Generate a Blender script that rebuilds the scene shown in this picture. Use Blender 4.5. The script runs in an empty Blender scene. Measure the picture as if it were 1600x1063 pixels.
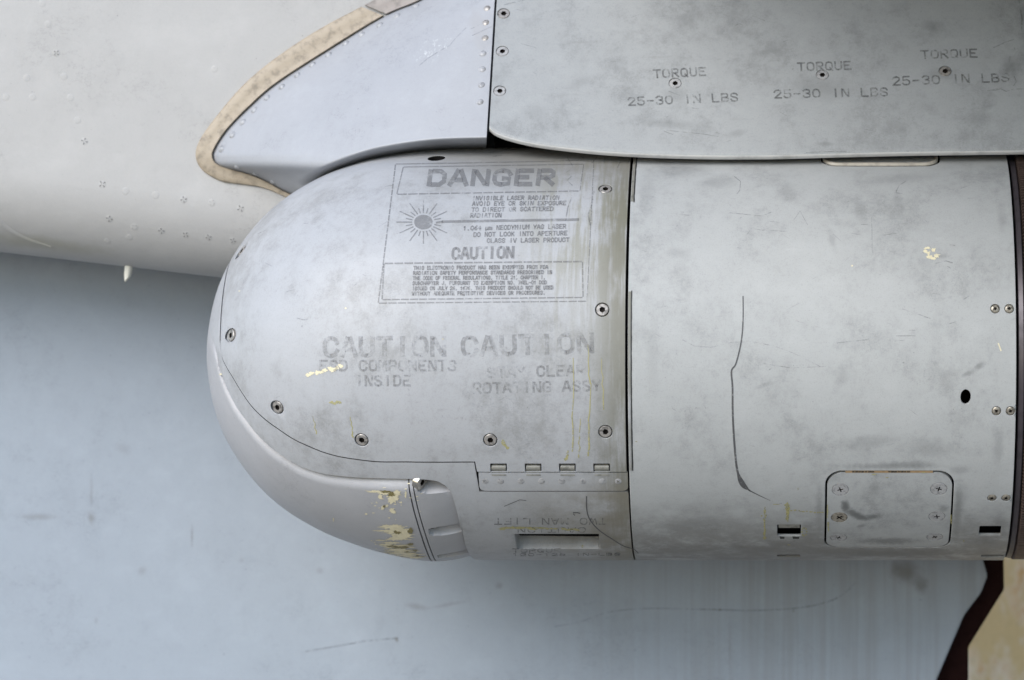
import bpy, bmesh, math, random
import numpy as np
from mathutils import Vector, Matrix
R_ = math.radians
# ------------------------------------------------------------------ camera / light
U = 0.000628              # metres per photo pixel in the plane of the pod's axis (pod is 0.4 m thick)
FX, FY = 1210.0, 531.0    # photo pixel straight in front of the lens
D = 5300.0                # lens to pod axis, in those pixel units
PW, PH = 1600.0, 1063.0
sc = bpy.context.scene
col = sc.collection
cam = bpy.data.objects.new('camera', bpy.data.cameras.new('camera'))
col.objects.link(cam)
cam.location = (0, -D * U, 0)
cam.rotation_euler = (R_(90), 0, 0)
cam.data.sensor_width = 36.0
cam.data.lens = 36.0 * D / PW
cam.data.shift_x = (PW / 2 - FX) / PW
cam.data.shift_y = (FY - PH / 2) / PW
cam.data.clip_start = 0.05
cam.data.clip_end = 3000
cam.data.dof.use_dof = True
cam.data.dof.focus_distance = (D - 230) * U
cam.data.dof.aperture_fstop = 5.6
sc.camera = cam

SUN_EL, SUN_AZ = 32.0, -34.0     # degrees; azimuth from straight behind the lens, minus = photo left
sdir = Vector((math.sin(R_(SUN_AZ)) * math.cos(R_(SUN_EL)), -math.cos(R_(SUN_AZ)) * math.cos(R_(SUN_EL)), math.sin(R_(SUN_EL))))
world = bpy.data.worlds.new("World"); sc.world = world; world.use_nodes = True
wt = world.node_tree
sky = wt.nodes.new('ShaderNodeTexSky'); sky.sky_type = 'NISHITA'; sky.sun_disc = False
sky.sun_elevation = R_(SUN_EL); sky.sun_rotation = math.atan2(sdir.x, sdir.y)
sky.air_density = 1.0; sky.dust_density = 0.8; sky.ozone_density = 1.0
bg = wt.nodes['Background']; wt.links.new(sky.outputs[0], bg.inputs[0]); bg.inputs[1].default_value = 0.15
sun = bpy.data.objects.new('sun', bpy.data.lights.new('sun', 'SUN')); col.objects.link(sun)
sun.data.energy = 1.7; sun.data.angle = R_(36); sun.data.color = (1.0, 0.98, 0.95)
sun.rotation_euler = sdir.to_track_quat('Z', 'Y').to_euler()
sun.location = sdir * 5
sc.view_settings.view_transform = 'Standard'; sc.view_settings.look = 'None'
sc.view_settings.gamma = 1.0; sc.view_settings.use_curve_mapping = False
sc.view_settings.exposure = 0.8
sc.render.engine = 'CYCLES'
sc.cycles.use_denoising = True
sc.cycles.max_bounces = 8

# ------------------------------------------------------------------ small maths
def interp(xs, ys):
    """smooth monotone-ish cubic interpolation (Fritsch-Carlson)"""
    xs = np.array(xs, float); ys = np.array(ys, float)
    h = np.diff(xs); d = np.diff(ys) / h
    m = np.zeros(len(xs)); m[0] = d[0]; m[-1] = d[-1]
    for i in range(1, len(xs) - 1):
        if d[i - 1] * d[i] > 0:
            w1 = 2 * h[i] + h[i - 1]; w2 = h[i] + 2 * h[i - 1]
            m[i] = (w1 + w2) / (w1 / d[i - 1] + w2 / d[i])
    def f(x):
        x = min(max(x, xs[0]), xs[-1])
        i = min(int(np.searchsorted(xs, x, 'right')) - 1, len(h) - 1); i = max(i, 0)
        t = (x - xs[i]) / h[i]
        return float((2*t**3-3*t*t+1)*ys[i] + (t**3-2*t*t+t)*h[i]*m[i] + (-2*t**3+3*t*t)*ys[i+1] + (t**3-t*t)*h[i]*m[i+1])
    return f
def sstep(a, b, x):
    t = min(max((x - a) / (b - a), 0), 1); return t * t * (3 - 2 * t)
def unproj(px, py, y):
    s = (D + y) / D
    return ((px - FX) * s, y, (FY - py) * s)
def smooth_poly(pts, n=8):
    """catmull-rom through 2-D points"""
    P = [np.array(p, float) for p in pts]; out = []
    for i in range(len(P) - 1):
        p0 = P[i - 1] if i else 2 * P[0] - P[1]; p1 = P[i]; p2 = P[i + 1]
        p3 = P[i + 2] if i + 2 < len(P) else 2 * P[-1] - P[-2]
        for k in range(n):
            t = k / n
            out.append(0.5 * ((2*p1) + (-p0+p2)*t + (2*p0-5*p1+4*p2-p3)*t*t + (-p0+3*p1-3*p2+p3)*t**3))
    out.append(P[-1]); return [tuple(p) for p in out]

# pod profile (radius against distance along the axis), pixel units
ZC = FY - 553.0
TIP = 327.0 - FX
_rp = interp([0, .055, .1138, .2229, .354, .4717, .5748, .678, .768, .8975, 1.0], [0, 30, 58, 117, 178, 228, 263, 291, 308, 320, 322])
RAD = 322.0
def rpod(x):
    s = (x - TIP) / 463.0
    if s <= 0: return 0.0
    return RAD if s >= 1 else _rp(math.sqrt(s))
def pmap(x, th, off=0.0, r=rpod):
    q = r(x) + off
    return (x, -q * math.cos(th), ZC + q * math.sin(th))
def hit(px, py, r=rpod):
    """photo pixel -> (x, theta) on the pod"""
    dx, dz = (px - FX) / D, (FY - py) / D
    def g(y):
        x, z = dx * (D + y), dz * (D + y)
        return r(x) ** 2 - y * y - (z - ZC) ** 2
    y0 = -400.0; prev = y0; y = y0; found = None
    while y < 60:
        if g(y) >= 0: found = (prev, y); break
        prev = y; y += 5.0
    if found is None:
        y = 0.0
    else:
        a, b = found
        for _ in range(30):
            m = (a + b) / 2
            if g(m) >= 0: b = m
            else: a = m
        y = b
    x, z = dx * (D + y), dz * (D + y)
    return x, math.atan2(z - ZC, -y)
def pod_px(px, py, off=0.0):
    x, t = hit(px, py); return pmap(x, t, off)

# ------------------------------------------------------------------ object helpers
def obj(name, verts, faces, mat, parent=None, smooth=True, angle=32, kind=None):
    me = bpy.data.meshes.new(name)
    me.from_pydata([(v[0]*U, v[1]*U, v[2]*U) for v in verts], [], faces)
    me.validate(); me.update()
    if smooth:
        me.shade_smooth(); me.set_sharp_from_angle(angle=R_(angle))
    if mat: me.materials.append(mat)
    o = bpy.data.objects.new(name, me); col.objects.link(o)
    if kind: o['kind'] = kind
    if parent: adopt(o, parent)
    return o
def world_of(o):
    m = o.matrix_basis.copy()
    if o.parent: m = world_of(o.parent) @ o.matrix_parent_inverse @ m
    return m
def adopt(o, parent):
    o.parent = parent; o.matrix_parent_inverse = world_of(parent).inverted()
def thing(name, label, cat, loc, group=None):
    e = bpy.data.objects.new(name, None); col.objects.link(e)
    e.location = tuple(c * U for c in loc); e.empty_display_size = 0.02
    e['label'] = label; e['category'] = cat
    if group: e['group'] = group
    return e
def fix_normals(o):
    bm = bmesh.new(); bm.from_mesh(o.data)
    bmesh.ops.remove_doubles(bm, verts=bm.verts, dist=1e-7)
    bmesh.ops.recalc_face_normals(bm, faces=bm.faces); bm.to_mesh(o.data); bm.free()
    return o
def box(name, x0, x1, y0, y1, z0, z1, mat, parent=None, bev=0.0, **k):
    bm = bmesh.new(); bmesh.ops.create_cube(bm, size=1.0)
    for v in bm.verts:
        v.co = Vector(((x0+x1)/2 + v.co.x*(x1-x0), (y0+y1)/2 + v.co.y*(y1-y0), (z0+z1)/2 + v.co.z*(z1-z0))) * U
    if bev: bmesh.ops.bevel(bm, geom=bm.edges[:], offset=bev*U, segments=2, affect='EDGES')
    me = bpy.data.meshes.new(name); bm.to_mesh(me); bm.free(); me.materials.append(mat)
    o = bpy.data.objects.new(name, me); col.objects.link(o)
    if parent: adopt(o, parent)
    return o

# contours (radius towards direction phi) for holes
def circ(r): return lambda c, s: r
def rrect(a, b, rad):
    def f(c, s):
        # march along the ray to the rounded rectangle
        lo, hi = 0.0, 2 * (a + b)
        for _ in range(40):
            m = (lo + hi) / 2; x, y = abs(m * c), abs(m * s)
            qx, qy = x - (a - rad), y - (b - rad)
            dd = math.hypot(max(qx, 0), max(qy, 0)) + min(max(qx, qy), 0) - rad
            if dd < 0: lo = m
            else: hi = m
        return lo
    return f
def scaled(f, k): return lambda c, s: f(c, s) * k
def merge_breaks(base, crit, tol):
    crit = sorted(set(crit)); out = list(crit)
    for b in base:
        if all(abs(b - c) > tol for c in crit): out.append(b)
    return sorted(out)

def grid_surface(A, B, O, M, patches=(), skip=None, rim=None, closed=False, arc=None):
    """A,B,O are [i][j] arrays; M(a,b,off)->xyz.  patches: dict(i0,i1,j0,j1,a,b,contour,steps).
    rim: list of offsets for a skirt round the outer border"""
    ni, nj = len(A), len(A[0])
    V = []; F = []
    idx = [[0]*nj for _ in range(ni)]
    for i in range(ni):
        for j in range(nj):
            idx[i][j] = len(V); V.append(M(A[i][j], B[i][j], O[i][j]))
    dead = set()
    for p in patches:
        for i in range(p['i0'], p['i1']):
            for j in range(p['j0'], p['j1']): dead.add((i, j))
    for i in range(ni - 1):
        for j in range(nj - 1):
            if (i, j) in dead or (skip and skip(i, j)): continue
            F.append((idx[i][j], idx[i+1][j], idx[i+1][j+1], idx[i][j+1]))
        if closed:
            F.append((idx[i][nj-1], idx[i+1][nj-1], idx[i+1][0], idx[i][0]))
    for p in patches:
        i0, i1, j0, j1 = p['i0'], p['i1'], p['j0'], p['j1']
        loop = [(i, j0) for i in range(i0, i1)] + [(i1, j) for j in range(j0, j1)] + \
               [(i, j1) for i in range(i1, i0, -1)] + [(i0, j) for j in range(j1, j0, -1)]
        k = arc(p['a']) if arc else 1.0
        cur = [idx[i][j] for i, j in loop]
        dirs = []
        for i, j in loop:
            da, db = A[i][j] - p['a'], (B[i][j] - p['b']) * k
            n = math.hypot(da, db); dirs.append((da / n, db / n))
        for (cf, off) in p['steps']:
            nxt = []
            for c, s in dirs:
                rr = cf(c, s); nxt.append(len(V)); V.append(M(p['a'] + c * rr, p['b'] + s * rr / k, off(c, s, rr) if callable(off) else off))
            n = len(cur)
            for q in range(n):
                F.append((cur[q], cur[(q+1) % n], nxt[(q+1) % n], nxt[q]))
            cur = nxt
        if not p.get('open'): F.append(tuple(cur))
    if rim:
        loop = [(i, 0) for i in range(ni - 1)] + [(ni-1, j) for j in range(nj - 1)] + \
               [(i, nj-1) for i in range(ni-1, 0, -1)] + [(0, j) for j in range(nj-1, 0, -1)]
        cur = [idx[i][j] for i, j in loop]
        for off in rim:
            nxt = []
            for i, j in loop:
                nxt.append(len(V)); V.append(M(A[i][j], B[i][j], O[i][j] + off))
            n = len(cur)
            for q in range(n): F.append((cur[(q+1) % n], cur[q], nxt[q], nxt[(q+1) % n]))
            cur = nxt
    return V, F
def hole(r, depth, lip=0.8):
    return [(circ(r + lip), 0.0), (circ(r), -lip), (circ(r), -depth)]

def lathe_screw(name, R, h, rec, rec_depth, n=48, dome=0.0, cham=0.9, mats=(), angs=None):
    """screw head: axis +Z, top at z=0"""
    V = []; F = []
    angs = angs or [2*math.pi*q/n for q in range(n)]; n = len(angs)
    def ring(f, z):
        k0 = len(V)
        for q in range(n):
            a = angs[q]; c, s = math.cos(a), math.sin(a); r = f(c, s); V.append((r*c*U, r*s*U, z*U))
        return list(range(k0, k0 + n))
    rings = [ring(circ(R), -h), ring(circ(R), -cham), ring(circ(R - cham), 0)]
    if dome:
        for t in (.8, .6, .4): rings.append(ring(circ(R*t), dome*(1-t*t)))
    top = dome * 0.9 if dome else 0
    if rec:
        rings += [ring(rec, top), ring(scaled(rec, .95), top - rec_depth)]
    for a, b in zip(rings, rings[1:]):
        for q in range(n): F.append((a[q], a[(q+1) % n], b[(q+1) % n], b[q]))
    F.append(tuple(rings[-1]))
    me = bpy.data.meshes.new(name); me.from_pydata(V, [], F); me.update()
    if mats:
        for q in mats: me.materials.append(q)
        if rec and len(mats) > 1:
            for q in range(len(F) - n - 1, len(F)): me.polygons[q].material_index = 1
    me.shade_smooth(); me.set_sharp_from_angle(angle=R_(30))
    return me
def hexc(r): 
    def f(c, s):
        a = math.atan2(s, c) % (math.pi / 3) - math.pi / 6
        return r * math.cos(math.pi/6) / math.cos(a)
    return f
def plus(l, w):
    def f(c, s):
        c, s = abs(c), abs(s); m, k = max(c, s), min(c, s)
        return min(l / m, w / max(k, 1e-6))
    return f
def plus_angs(l, w):
    a = math.degrees(math.atan2(w, l)); out = []
    for k in range(4):
        for d in (-a, 0, a, a + (45-a)*.3, a + (45-a)*.65, 45, 90 - a - (45-a)*.65, 90 - a - (45-a)*.3): out.append(R_(k*90 + d))
    return out
def place(name, me, mat, parent, pos, normal, spin=0.0, sink=0.0, scale=1.0):
    o = bpy.data.objects.new(name, me); col.objects.link(o)
    n = Vector(normal).normalized()
    q = n.to_track_quat('Z', 'Y')
    p = (Vector(pos) - n * sink) * U
    o.matrix_basis = Matrix.Translation(p) @ q.to_matrix().to_4x4() @ Matrix.Rotation(spin, 4, 'Z') @ Matrix.Scale(scale, 4)
    if mat and not me.materials: me.materials.append(mat)
    if parent: adopt(o, parent)
    return o
def pod_normal(x, th):
    e = 1.0
    sl = (rpod(x + e) - rpod(x - e)) / (2 * e)
    return Vector((-sl, -math.cos(th), math.sin(th))).normalized()

# ------------------------------------------------------------------ node materials
class S:
    def __init__(s, nt, sock): s.nt = nt; s.k = sock
    def _m(s, op, *o):
        n = s.nt.nodes.new('ShaderNodeMath'); n.operation = op
        for q, v in enumerate((s,) + o):
            if isinstance(v, S): s.nt.links.new(v.k, n.inputs[q])
            else: n.inputs[q].default_value = v
        return S(s.nt, n.outputs[0])
    def __add__(s, o): return s._m('ADD', o)
    def __sub__(s, o): return s._m('SUBTRACT', o)
    def __mul__(s, o): return s._m('MULTIPLY', o)
    def __truediv__(s, o): return s._m('DIVIDE', o)
    def pow(s, o): return s._m('POWER', o)
    def sqrt(s): return s._m('SQRT')
    def mx(s, o): return s._m('MAXIMUM', o)
    def mn(s, o): return s._m('MINIMUM', o)
    def abs(s): return s._m('ABSOLUTE')
    def step(s, a, b):
        n = s.nt.nodes.new('ShaderNodeMapRange'); n.interpolation_type = 'SMOOTHSTEP'
        s.nt.links.new(s.k, n.inputs[0]); n.inputs[1].default_value = a; n.inputs[2].default_value = b
        if a > b:
            n.inputs[1].default_value = b; n.inputs[2].default_value = a; n.inputs[3].default_value = 1; n.inputs[4].default_value = 0
        return S(s.nt, n.outputs[0])
class Mat:
    """procedural material in world coordinates counted in photo-pixel units"""
    def __init__(s, name):
        s.cache = {}; s.m = bpy.data.materials.new(name); s.m.use_nodes = True; s.nt = s.m.node_tree
        s.b = s.nt.nodes['Principled BSDF']
        g = s.nt.nodes.new('ShaderNodeNewGeometry')
        v = s.nt.nodes.new('ShaderNodeVectorMath'); v.operation = 'SCALE'; v.inputs[3].default_value = 1 / U
        s.nt.links.new(g.outputs['Position'], v.inputs[0]); s.pos = v.outputs[0]
        p = s.nt.nodes.new('ShaderNodeSeparateXYZ'); s.nt.links.new(s.pos, p.inputs[0])
        s.x, s.y, s.z = (S(s.nt, p.outputs[q]) for q in range(3))
    def noise(s, size, detail=4.0, rough=0.55, stretch=(1, 1, 1), off=(0, 0, 0), dist=0.0):
        key = (size, detail, rough, stretch, off)
        if key in s.cache: return s.cache[key]
        s.cache[key] = r = s._noise(size, detail, rough, stretch, off, dist); return r
    def _noise(s, size, detail, rough, stretch, off, dist):
        mp = s.nt.nodes.new('ShaderNodeMapping'); s.nt.links.new(s.pos, mp.inputs[0])
        mp.inputs['Scale'].default_value = tuple(1.0 / (size * k) for k in stretch); mp.inputs['Location'].default_value = off
        n = s.nt.nodes.new('ShaderNodeTexNoise'); s.nt.links.new(mp.outputs[0], n.inputs['Vector'])
        n.inputs['Scale'].default_value = 1.0; n.inputs['Detail'].default_value = detail; n.inputs['Roughness'].default_value = rough
        n.inputs['Distortion'].default_value = dist
        return S(s.nt, n.outputs['Fac'])
    def blob(s, cx, cz, rx, rz, rot=0.0, soft=0.6, namp=0.8, nsize=14, seed=0):
        c, q = math.cos(R_(rot)), math.sin(R_(rot))
        dx, dz = s.x - cx, s.z - cz
        a = (dx * c + dz * q) * (1.0 / rx); b = (dz * c - dx * q) * (1.0 / rz)
        d = (a * a + b * b).sqrt()
        if namp: d = d + (s.noise(8 if nsize < 11 else (16 if nsize < 28 else 40), 5, .7, off=(seed % 2 * 7.1, 3.3, 1)) - 0.5) * (2 * namp)
        return d.step(1.0, 1.0 - soft)
    def mix(s, c, new, fac):
        n = s.nt.nodes.new('ShaderNodeMix'); n.data_type = 'RGBA'
        for v, i in ((c, 6), (new, 7)):
            if isinstance(v, tuple): n.inputs[i].default_value = (*v, 1)
            else: s.nt.links.new(v, n.inputs[i])
        if isinstance(fac, S): s.nt.links.new(fac.k, n.inputs[0])
        else: n.inputs[0].default_value = fac
        return n.outputs[2]
    def out(s, c, rough=0.5, metal=0.0, bump=None, bdist=0.3, spec=0.5):
        if isinstance(c, tuple): s.b.inputs['Base Color'].default_value = (*c, 1)
        else: s.nt.links.new(c, s.b.inputs['Base Color'])
        if isinstance(rough, S): s.nt.links.new(rough.k, s.b.inputs['Roughness'])
        else: s.b.inputs['Roughness'].default_value = rough
        s.b.inputs['Metallic'].default_value = metal
        s.b.inputs['Specular IOR Level'].default_value = spec
        if bump:
            n = s.nt.nodes.new('ShaderNodeBump'); n.inputs['Strength'].default_value = 1.0; n.inputs['Distance'].default_value = bdist * U
            s.nt.links.new(bump.k, n.inputs['Height']); s.nt.links.new(n.outputs[0], s.b.inputs['Normal'])
        return s.m
    def fade(s, fac):
        """let the print below wear through: transparent where fac is low"""
        t = s.nt.nodes.new('ShaderNodeBsdfTransparent'); mx = s.nt.nodes.new('ShaderNodeMixShader')
        o = s.nt.nodes['Material Output']
        s.nt.links.new(fac.k, mx.inputs[0]); s.nt.links.new(t.outputs[0], mx.inputs[1]); s.nt.links.new(s.b.outputs[0], mx.inputs[2])
        s.nt.links.new(mx.outputs[0], o.inputs[0]); return s.m

def smudges(m, c, lst, surf, dark=(0.12, 0.125, 0.125)):
    for q, (px, py, rx, rz, rot, k) in enumerate(lst):
        p = surf(px, py)
        c = m.mix(c, dark, m.blob(p[0], p[2], rx, rz, rot, .9, .55, max(8, min(rx, rz)*1.2), q + 1) * k)
    return c
def weather(m, base, dark=0.6, big=160, seed=0, amt=0.5, warm=(1, 1, 1)):
    d = tuple(base[q] * dark * warm[q] for q in range(3))
    l = tuple(min(base[q] * 1.12, .9) for q in range(3))
    n1 = m.noise(big, 7, .68, off=(seed, seed*2, 0)); n2 = m.noise(big*.22, 7, .74, (1.3, 1, 1), off=(seed+5, 1, seed))
    n3 = m.noise(7, 6, .78, off=(seed, 9, 2)); n4 = m.noise(1.8, 2, .5, off=(3, seed, 2)); n6 = m.noise(24, 8, .82, (1, 1, 1.5), off=(seed, 6, 3))
    c = m.mix(base, d, (n1 * .55 + n6 * .45).step(.47, .66) * amt)
    c = m.mix(c, l, (n2 * .55 + n1 * .45).step(.5, .36) * .45)
    c = m.mix(c, d, (n3 * .6 + n2 * .4).step(.53, .68) * amt * .6)
    c = m.mix(c, d, n4.step(.52, .78) * .30)
    c = m.mix(c, l, n4.step(.46, .25) * .22)
    hair = (m.noise(34, 5, .7, (1.5, 1, 1), off=(seed, 4, 8)) - .5).abs().step(.012, .003) * n1.step(.5, .6)
    c = m.mix(c, tuple(b * .6 for b in base), hair * .4)
    spk = m.noise(4.5, 2, .5, off=(seed, 1, 7)).step(.71, .78) * n2.step(.45, .6)
    c = m.mix(c, tuple(b * .35 for b in base), spk * .6)
    return c, n1, n2, n3
def micro_bump(m, seed=0):
    return m.noise(2.0, 3, .6, off=(seed, 0, 0)) * .25 + m.noise(55, 3, .5, off=(0, seed, 0)) * 2.2

hd = lambda px, py: pod_px(px, py)
def mat_head(name, seed, grime_shade=True):
    m = Mat(name); c, n1, n2, n3 = weather(m, (0.348, 0.356, 0.372), .56, 190, seed, .7, (1.02, 1.0, .93))
    if grime_shade:
        a = hd(855, 380); b = hd(960, 500)
        streak = m.noise(7, 4, .6, (1, 14, 14), off=(seed, 0, 3)); patch = m.noise(70, 5, .6, (1, 1, 2.2), off=(4, seed, 1))
        reg = m.x.step(a[0] - 70, a[0] + 40) * m.z.step(hd(900, 640)[2], hd(900, 330)[2])
        c = m.mix(c, (0.185, 0.178, 0.115), reg * (streak * .6 + patch * .55).step(.49, .66) * .6)
        edge = m.x.step(hd(905, 400)[0], hd(972, 400)[0])
        c = m.mix(c, (0.13, 0.125, 0.09), edge * (patch * .6 + streak * .5).step(.34, .62) * .75)
        low = m.x.step(hd(745, 800)[0], hd(985, 800)[0])
        c = m.mix(c, (0.17, 0.155, 0.12), low * m.z.step(hd(880, 735)[2], hd(880, 790)[2]) * (n2 * .6 + patch * .5).step(.3, .64) * .85)
        top = m.z.step(hd(800, 330)[2], hd(800, 240)[2]) * m.x.step(hd(560, 260)[0], hd(820, 260)[0])
        c = m.mix(c, (0.17, 0.165, 0.15), top * (n2 * .6 + patch * .5).step(.2, .6) * .85)  # top darkened: overhead shade painted in along with patchy grime
    return m.out(c, (n2 * .25 + .36), bump=micro_bump(m, seed), bdist=.35)
M_cover = mat_head('grey head paint', 1.0)
def build_ball_mat():
    m = Mat('grey turret paint'); c, n1, n2, n3 = weather(m, (0.345, 0.347, 0.362), .75, 200, 4.0, .35)
    return m.out(c, n2 * .2 + .36, bump=micro_bump(m, 3), bdist=.3)
M_ball = build_ball_mat()
BODY_SMUDGE = [(1345, 330, 14, 30, 20, .22), (1300, 375, 8, 24, 12, .25), (1404, 315, 9, 26, 10, .22), (1530, 572, 13, 7, 35, .55), (1512, 584, 14, 5, 25, .45),
    (1315, 590, 16, 30, -20, .28), (1470, 400, 20, 6, 0, .3), (1195, 602, 24, 5, 18, .22), (1060, 395, 26, 12, 0, .25), (1120, 285, 40, 16, 8, .3), (1230, 300, 20, 20, 0, .3),
    (1060, 265, 70, 18, 0, .35), (1360, 690, 70, 14, 5, .3), (1450, 700, 40, 22, 0, .3), (1560, 700, 12, 40, 0, .3), (1500, 780, 16, 40, 0, .35), (1080, 820, 80, 18, 4, .35),
    (1180, 858, 160, 12, 0, .5), (1400, 862, 170, 9, 0, .6), (1500, 735, 24, 10, 0, .3), (1565, 340, 10, 30, 0, .25), (1420, 725, 60, 7, 0, .4), (1400, 280, 90, 12, 5, .25),
    (1215, 850, 30, 8, 0, .45), (1535, 845, 26, 10, 0, .6), (1265, 830, 18, 22, 0, .4), (1280, 800, 9, 60, 0, .4), (1496, 800, 9, 60, 0, .45), (1390, 729, 100, 6, 0, .45), (1390, 866, 110, 7, 0, .7), (1560, 820, 16, 30, 0, .4), (1020, 560, 14, 90, 0, .16), (1010, 300, 18, 50, 0, .2)]
def build_body_mat():
    m = Mat('blue grey body paint'); c, n1, n2, n3 = weather(m, (0.352, 0.362, 0.364), .52, 150, 8.0, .52)
    c = smudges(m, c, BODY_SMUDGE, hd)
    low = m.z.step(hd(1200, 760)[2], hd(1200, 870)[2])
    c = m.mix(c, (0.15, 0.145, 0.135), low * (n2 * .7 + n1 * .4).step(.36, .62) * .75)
    sc1 = m.noise(9, 5, .7, (6, 1, 1), off=(3, 3, 3))
    c = m.mix(c, (0.44, 0.455, 0.46), sc1.step(.62, .72) * .25)
    return m.out(c, n2 * .25 + .38, bump=micro_bump(m, 8), bdist=.35)
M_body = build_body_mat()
def build_panel_mat():
    m = Mat('scuffed access panel paint'); c, n1, n2, n3 = weather(m, (0.345, 0.355, 0.357), .5, 90, 15.0, .6)
    c = smudges(m, c, [(1320, 790, 9, 12, 0, .9), (1334, 803, 22, 9, -28, .9), (1362, 808, 26, 7, 8, .85), (1322, 793, 8, 12, 0, .8), (1345, 808, 18, 7, -15, .9), (1365, 765, 18, 14, 0, .3), (1390, 846, 70, 9, 0, .75), (1345, 822, 9, 4, 20, .5), (1475, 795, 12, 9, 0, .5)], hd)
    return m.out(c, n2 * .25 + .36, bump=micro_bump(m, 15), bdist=.3)
M_panel = build_panel_mat()
py_ = lambda px, py: unproj(px, py, -200)
def build_pylon_mat():
    m = Mat('grey pylon paint'); c, n1, n2, n3 = weather(m, (0.298, 0.310, 0.316), .54, 120, 21.0, .6)
    c = smudges(m, c, [(1055, 140, 34, 16, 0, .25), (1285, 130, 60, 26, 0, .3), (1200, 68, 24, 7, 12, .3), (1468, 25, 22, 14, 0, .3), (1590, 92, 22, 22, 0, .45), (1480, 105, 40, 14, 0, .3),
        (1050, 190, 70, 10, -4, .3), (1150, 205, 20, 9, 10, .3), (1530, 180, 40, 14, 0, .3), (900, 120, 30, 12, 30, .2), (1290, 222, 20, 5, 0, .35), (830, 170, 30, 22, 0, .2)], py_)
    streak = m.noise(10, 5, .65, (7, 1, 1), off=(2, 7, 7))
    c = m.mix(c, (.2, .205, .2), streak.step(.6, .75) * .25)
    return m.out(c, n2 * .25 + .4, bump=micro_bump(m, 21), bdist=.4)
M_pylon = build_pylon_mat()
def build_fairing_mat():
    m = Mat('pale fairing paint'); c, n1, n2, n3 = weather(m, (0.315, 0.325, 0.348), .78, 140, 31.0, .35)
    p = unproj(670, 70, -100)
    sc1 = m.noise(7, 4, .7, (.6, 1, 2.4), off=(1, 8, 2))
    c = m.mix(c, (.62, .63, .64), m.blob(p[0], p[2], 46, 24, 25, .7, .5, 20, 3) * sc1.step(.56, .66) * .6)
    p = unproj(720, 40, -110)
    c = m.mix(c, (.3, .3, .31), m.blob(p[0]+22, p[2], 16, 46, 15, .5, .5, 20, 5) * .5)
    return m.out(c, n2 * .2 + .36, bump=micro_bump(m, 31), bdist=.4)
M_fairing = build_fairing_mat()
def build_fuse_mat():
    m = Mat('light grey aircraft skin'); c, n1, n2, n3 = weather(m, (0.375, 0.369, 0.36), .8, 260, 41.0, .4)
    p = unproj(60, 380, 120)
    c = m.mix(c, (.26, .25, .19), m.blob(p[0], p[2], 150, 16, -8, .9, .6, 40, 2) * .5)
    return m.out(c, n2 * .2 + .45, bump=micro_bump(m, 41), bdist=.5)
M_fuse = build_fuse_mat()
def build_door_mat():
    m = Mat('blue grey panel paint'); c, n1, n2, n3 = weather(m, (0.272, 0.31, 0.358), .76, 220, 51.0, .4)
    Y = 430
    def pp(px, py): return unproj(px, py, Y)
    streak = m.noise(9, 4, .6, (1, 1, 40), off=(3, 3, 0)); s2 = m.noise(40, 3, .5, (1, 1, 12), off=(9, 1, 1))
    c = m.mix(c, (.22, .24, .26), m.x.step(pp(700, 900)[0], pp(1250, 900)[0]) * (streak * .7 + s2 * .4).step(.45, .68) * .6)
    lst = [(60, 808, 44, 8, 0, .4), (143, 810, 10, 16, 0, .55), (143, 770, 4, 40, 0, .3), (300, 838, 3, 26, 0, .5), (222, 892, 13, 9, 25, .3), (1415, 895, 36, 28, -20, .8), (1440, 915, 18, 20, 30, .7), (620, 1000, 5, 7, 20, .8),
        (650, 948, 26, 8, -10, .4), (780, 915, 9, 9, 0, .4), (700, 945, 40, 5, 10, .3), (1240, 955, 3, 3, 0, .6), (1125, 953, 5, 2.5, 0, .8), (500, 892, 10, 8, 0, .3), (378, 876, 6, 6, 0, .25), (190, 700, 22, 12, -30, .18), (1140, 1010, 4, 70, 0, .25), (150, 970, 5, 8, 0, .3)]
    c = smudges(m, c, lst, pp, (.14, .14, .14))
    return m.out(c, n2 * .2 + .5, bump=micro_bump(m, 51), bdist=.5)
M_door = build_door_mat()
def simple(name, cc, rough=.5, metal=0.0, var=.25, size=20, spec=.5, dark=.5):
    m = Mat(name); n = m.noise(size, 4, .6); c = m.mix(cc, tuple(q * dark for q in cc), n.step(.45, .7) * var * 2)
    return m.out(c, n * .25 + (rough - .12), metal, spec=spec)
M_dark = simple('cavity shade black', (.006, .0055, .0055), .8, spec=.1)  # near-black, stands in for the shade inside gaps and holes
M_socket = simple('socket grime and shade', (.014, .011, .009), .7, spec=.2)  # near-black: grime with the shade of a deep socket painted in
M_shiny = simple('bright steel bolt', (.55, .52, .47), .22, 1.0, .4, 4, dark=.5)
M_maroon = simple('shaded maroon edge', (.014, .0045, .004), .85, spec=.1)  # maroon darkened: the frame's deep shadow is put into its colour
M_steel = simple('worn steel screw', (.34, .32, .30), .42, .45, .6, 6, dark=.4)
M_brass = simple('yellowed cadmium screw', (.34, .31, .26), .38, .5, .6, 5, dark=.35)
M_psc = simple('painted screw head', (.33, .33, .335), .45, 0, .5, 5, dark=.55)
M_hinge = simple('hinge knuckle metal', (.23, .225, .20), .4, .2, .6, 10, dark=.6)
M_fin = simple('brown anodised ring', (.085, .06, .052), .4, .3, .3, 8)
M_band = simple('dark violet ring band', (.06, .052, .06), .35, .4, .3, 20)
M_tan = simple('tan sealant strip', (.33, .275, .205), .55, 0, .45, 13, dark=.6)
M_tan2 = simple('grey brown sealant strip', (.26, .23, .21), .55, 0, .5, 24, dark=.6)
M_cream = simple('cream primer', (.66, .60, .42), .55, 0, .25, 10, dark=.75)
M_olive = simple('olive bare patch', (.20, .17, .07), .5, 0, .4, 6, dark=.6)
M_yellow = simple('yellow marking paint', (.50, .46, .18), .55, 0, .5, 6, dark=.55)
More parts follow.
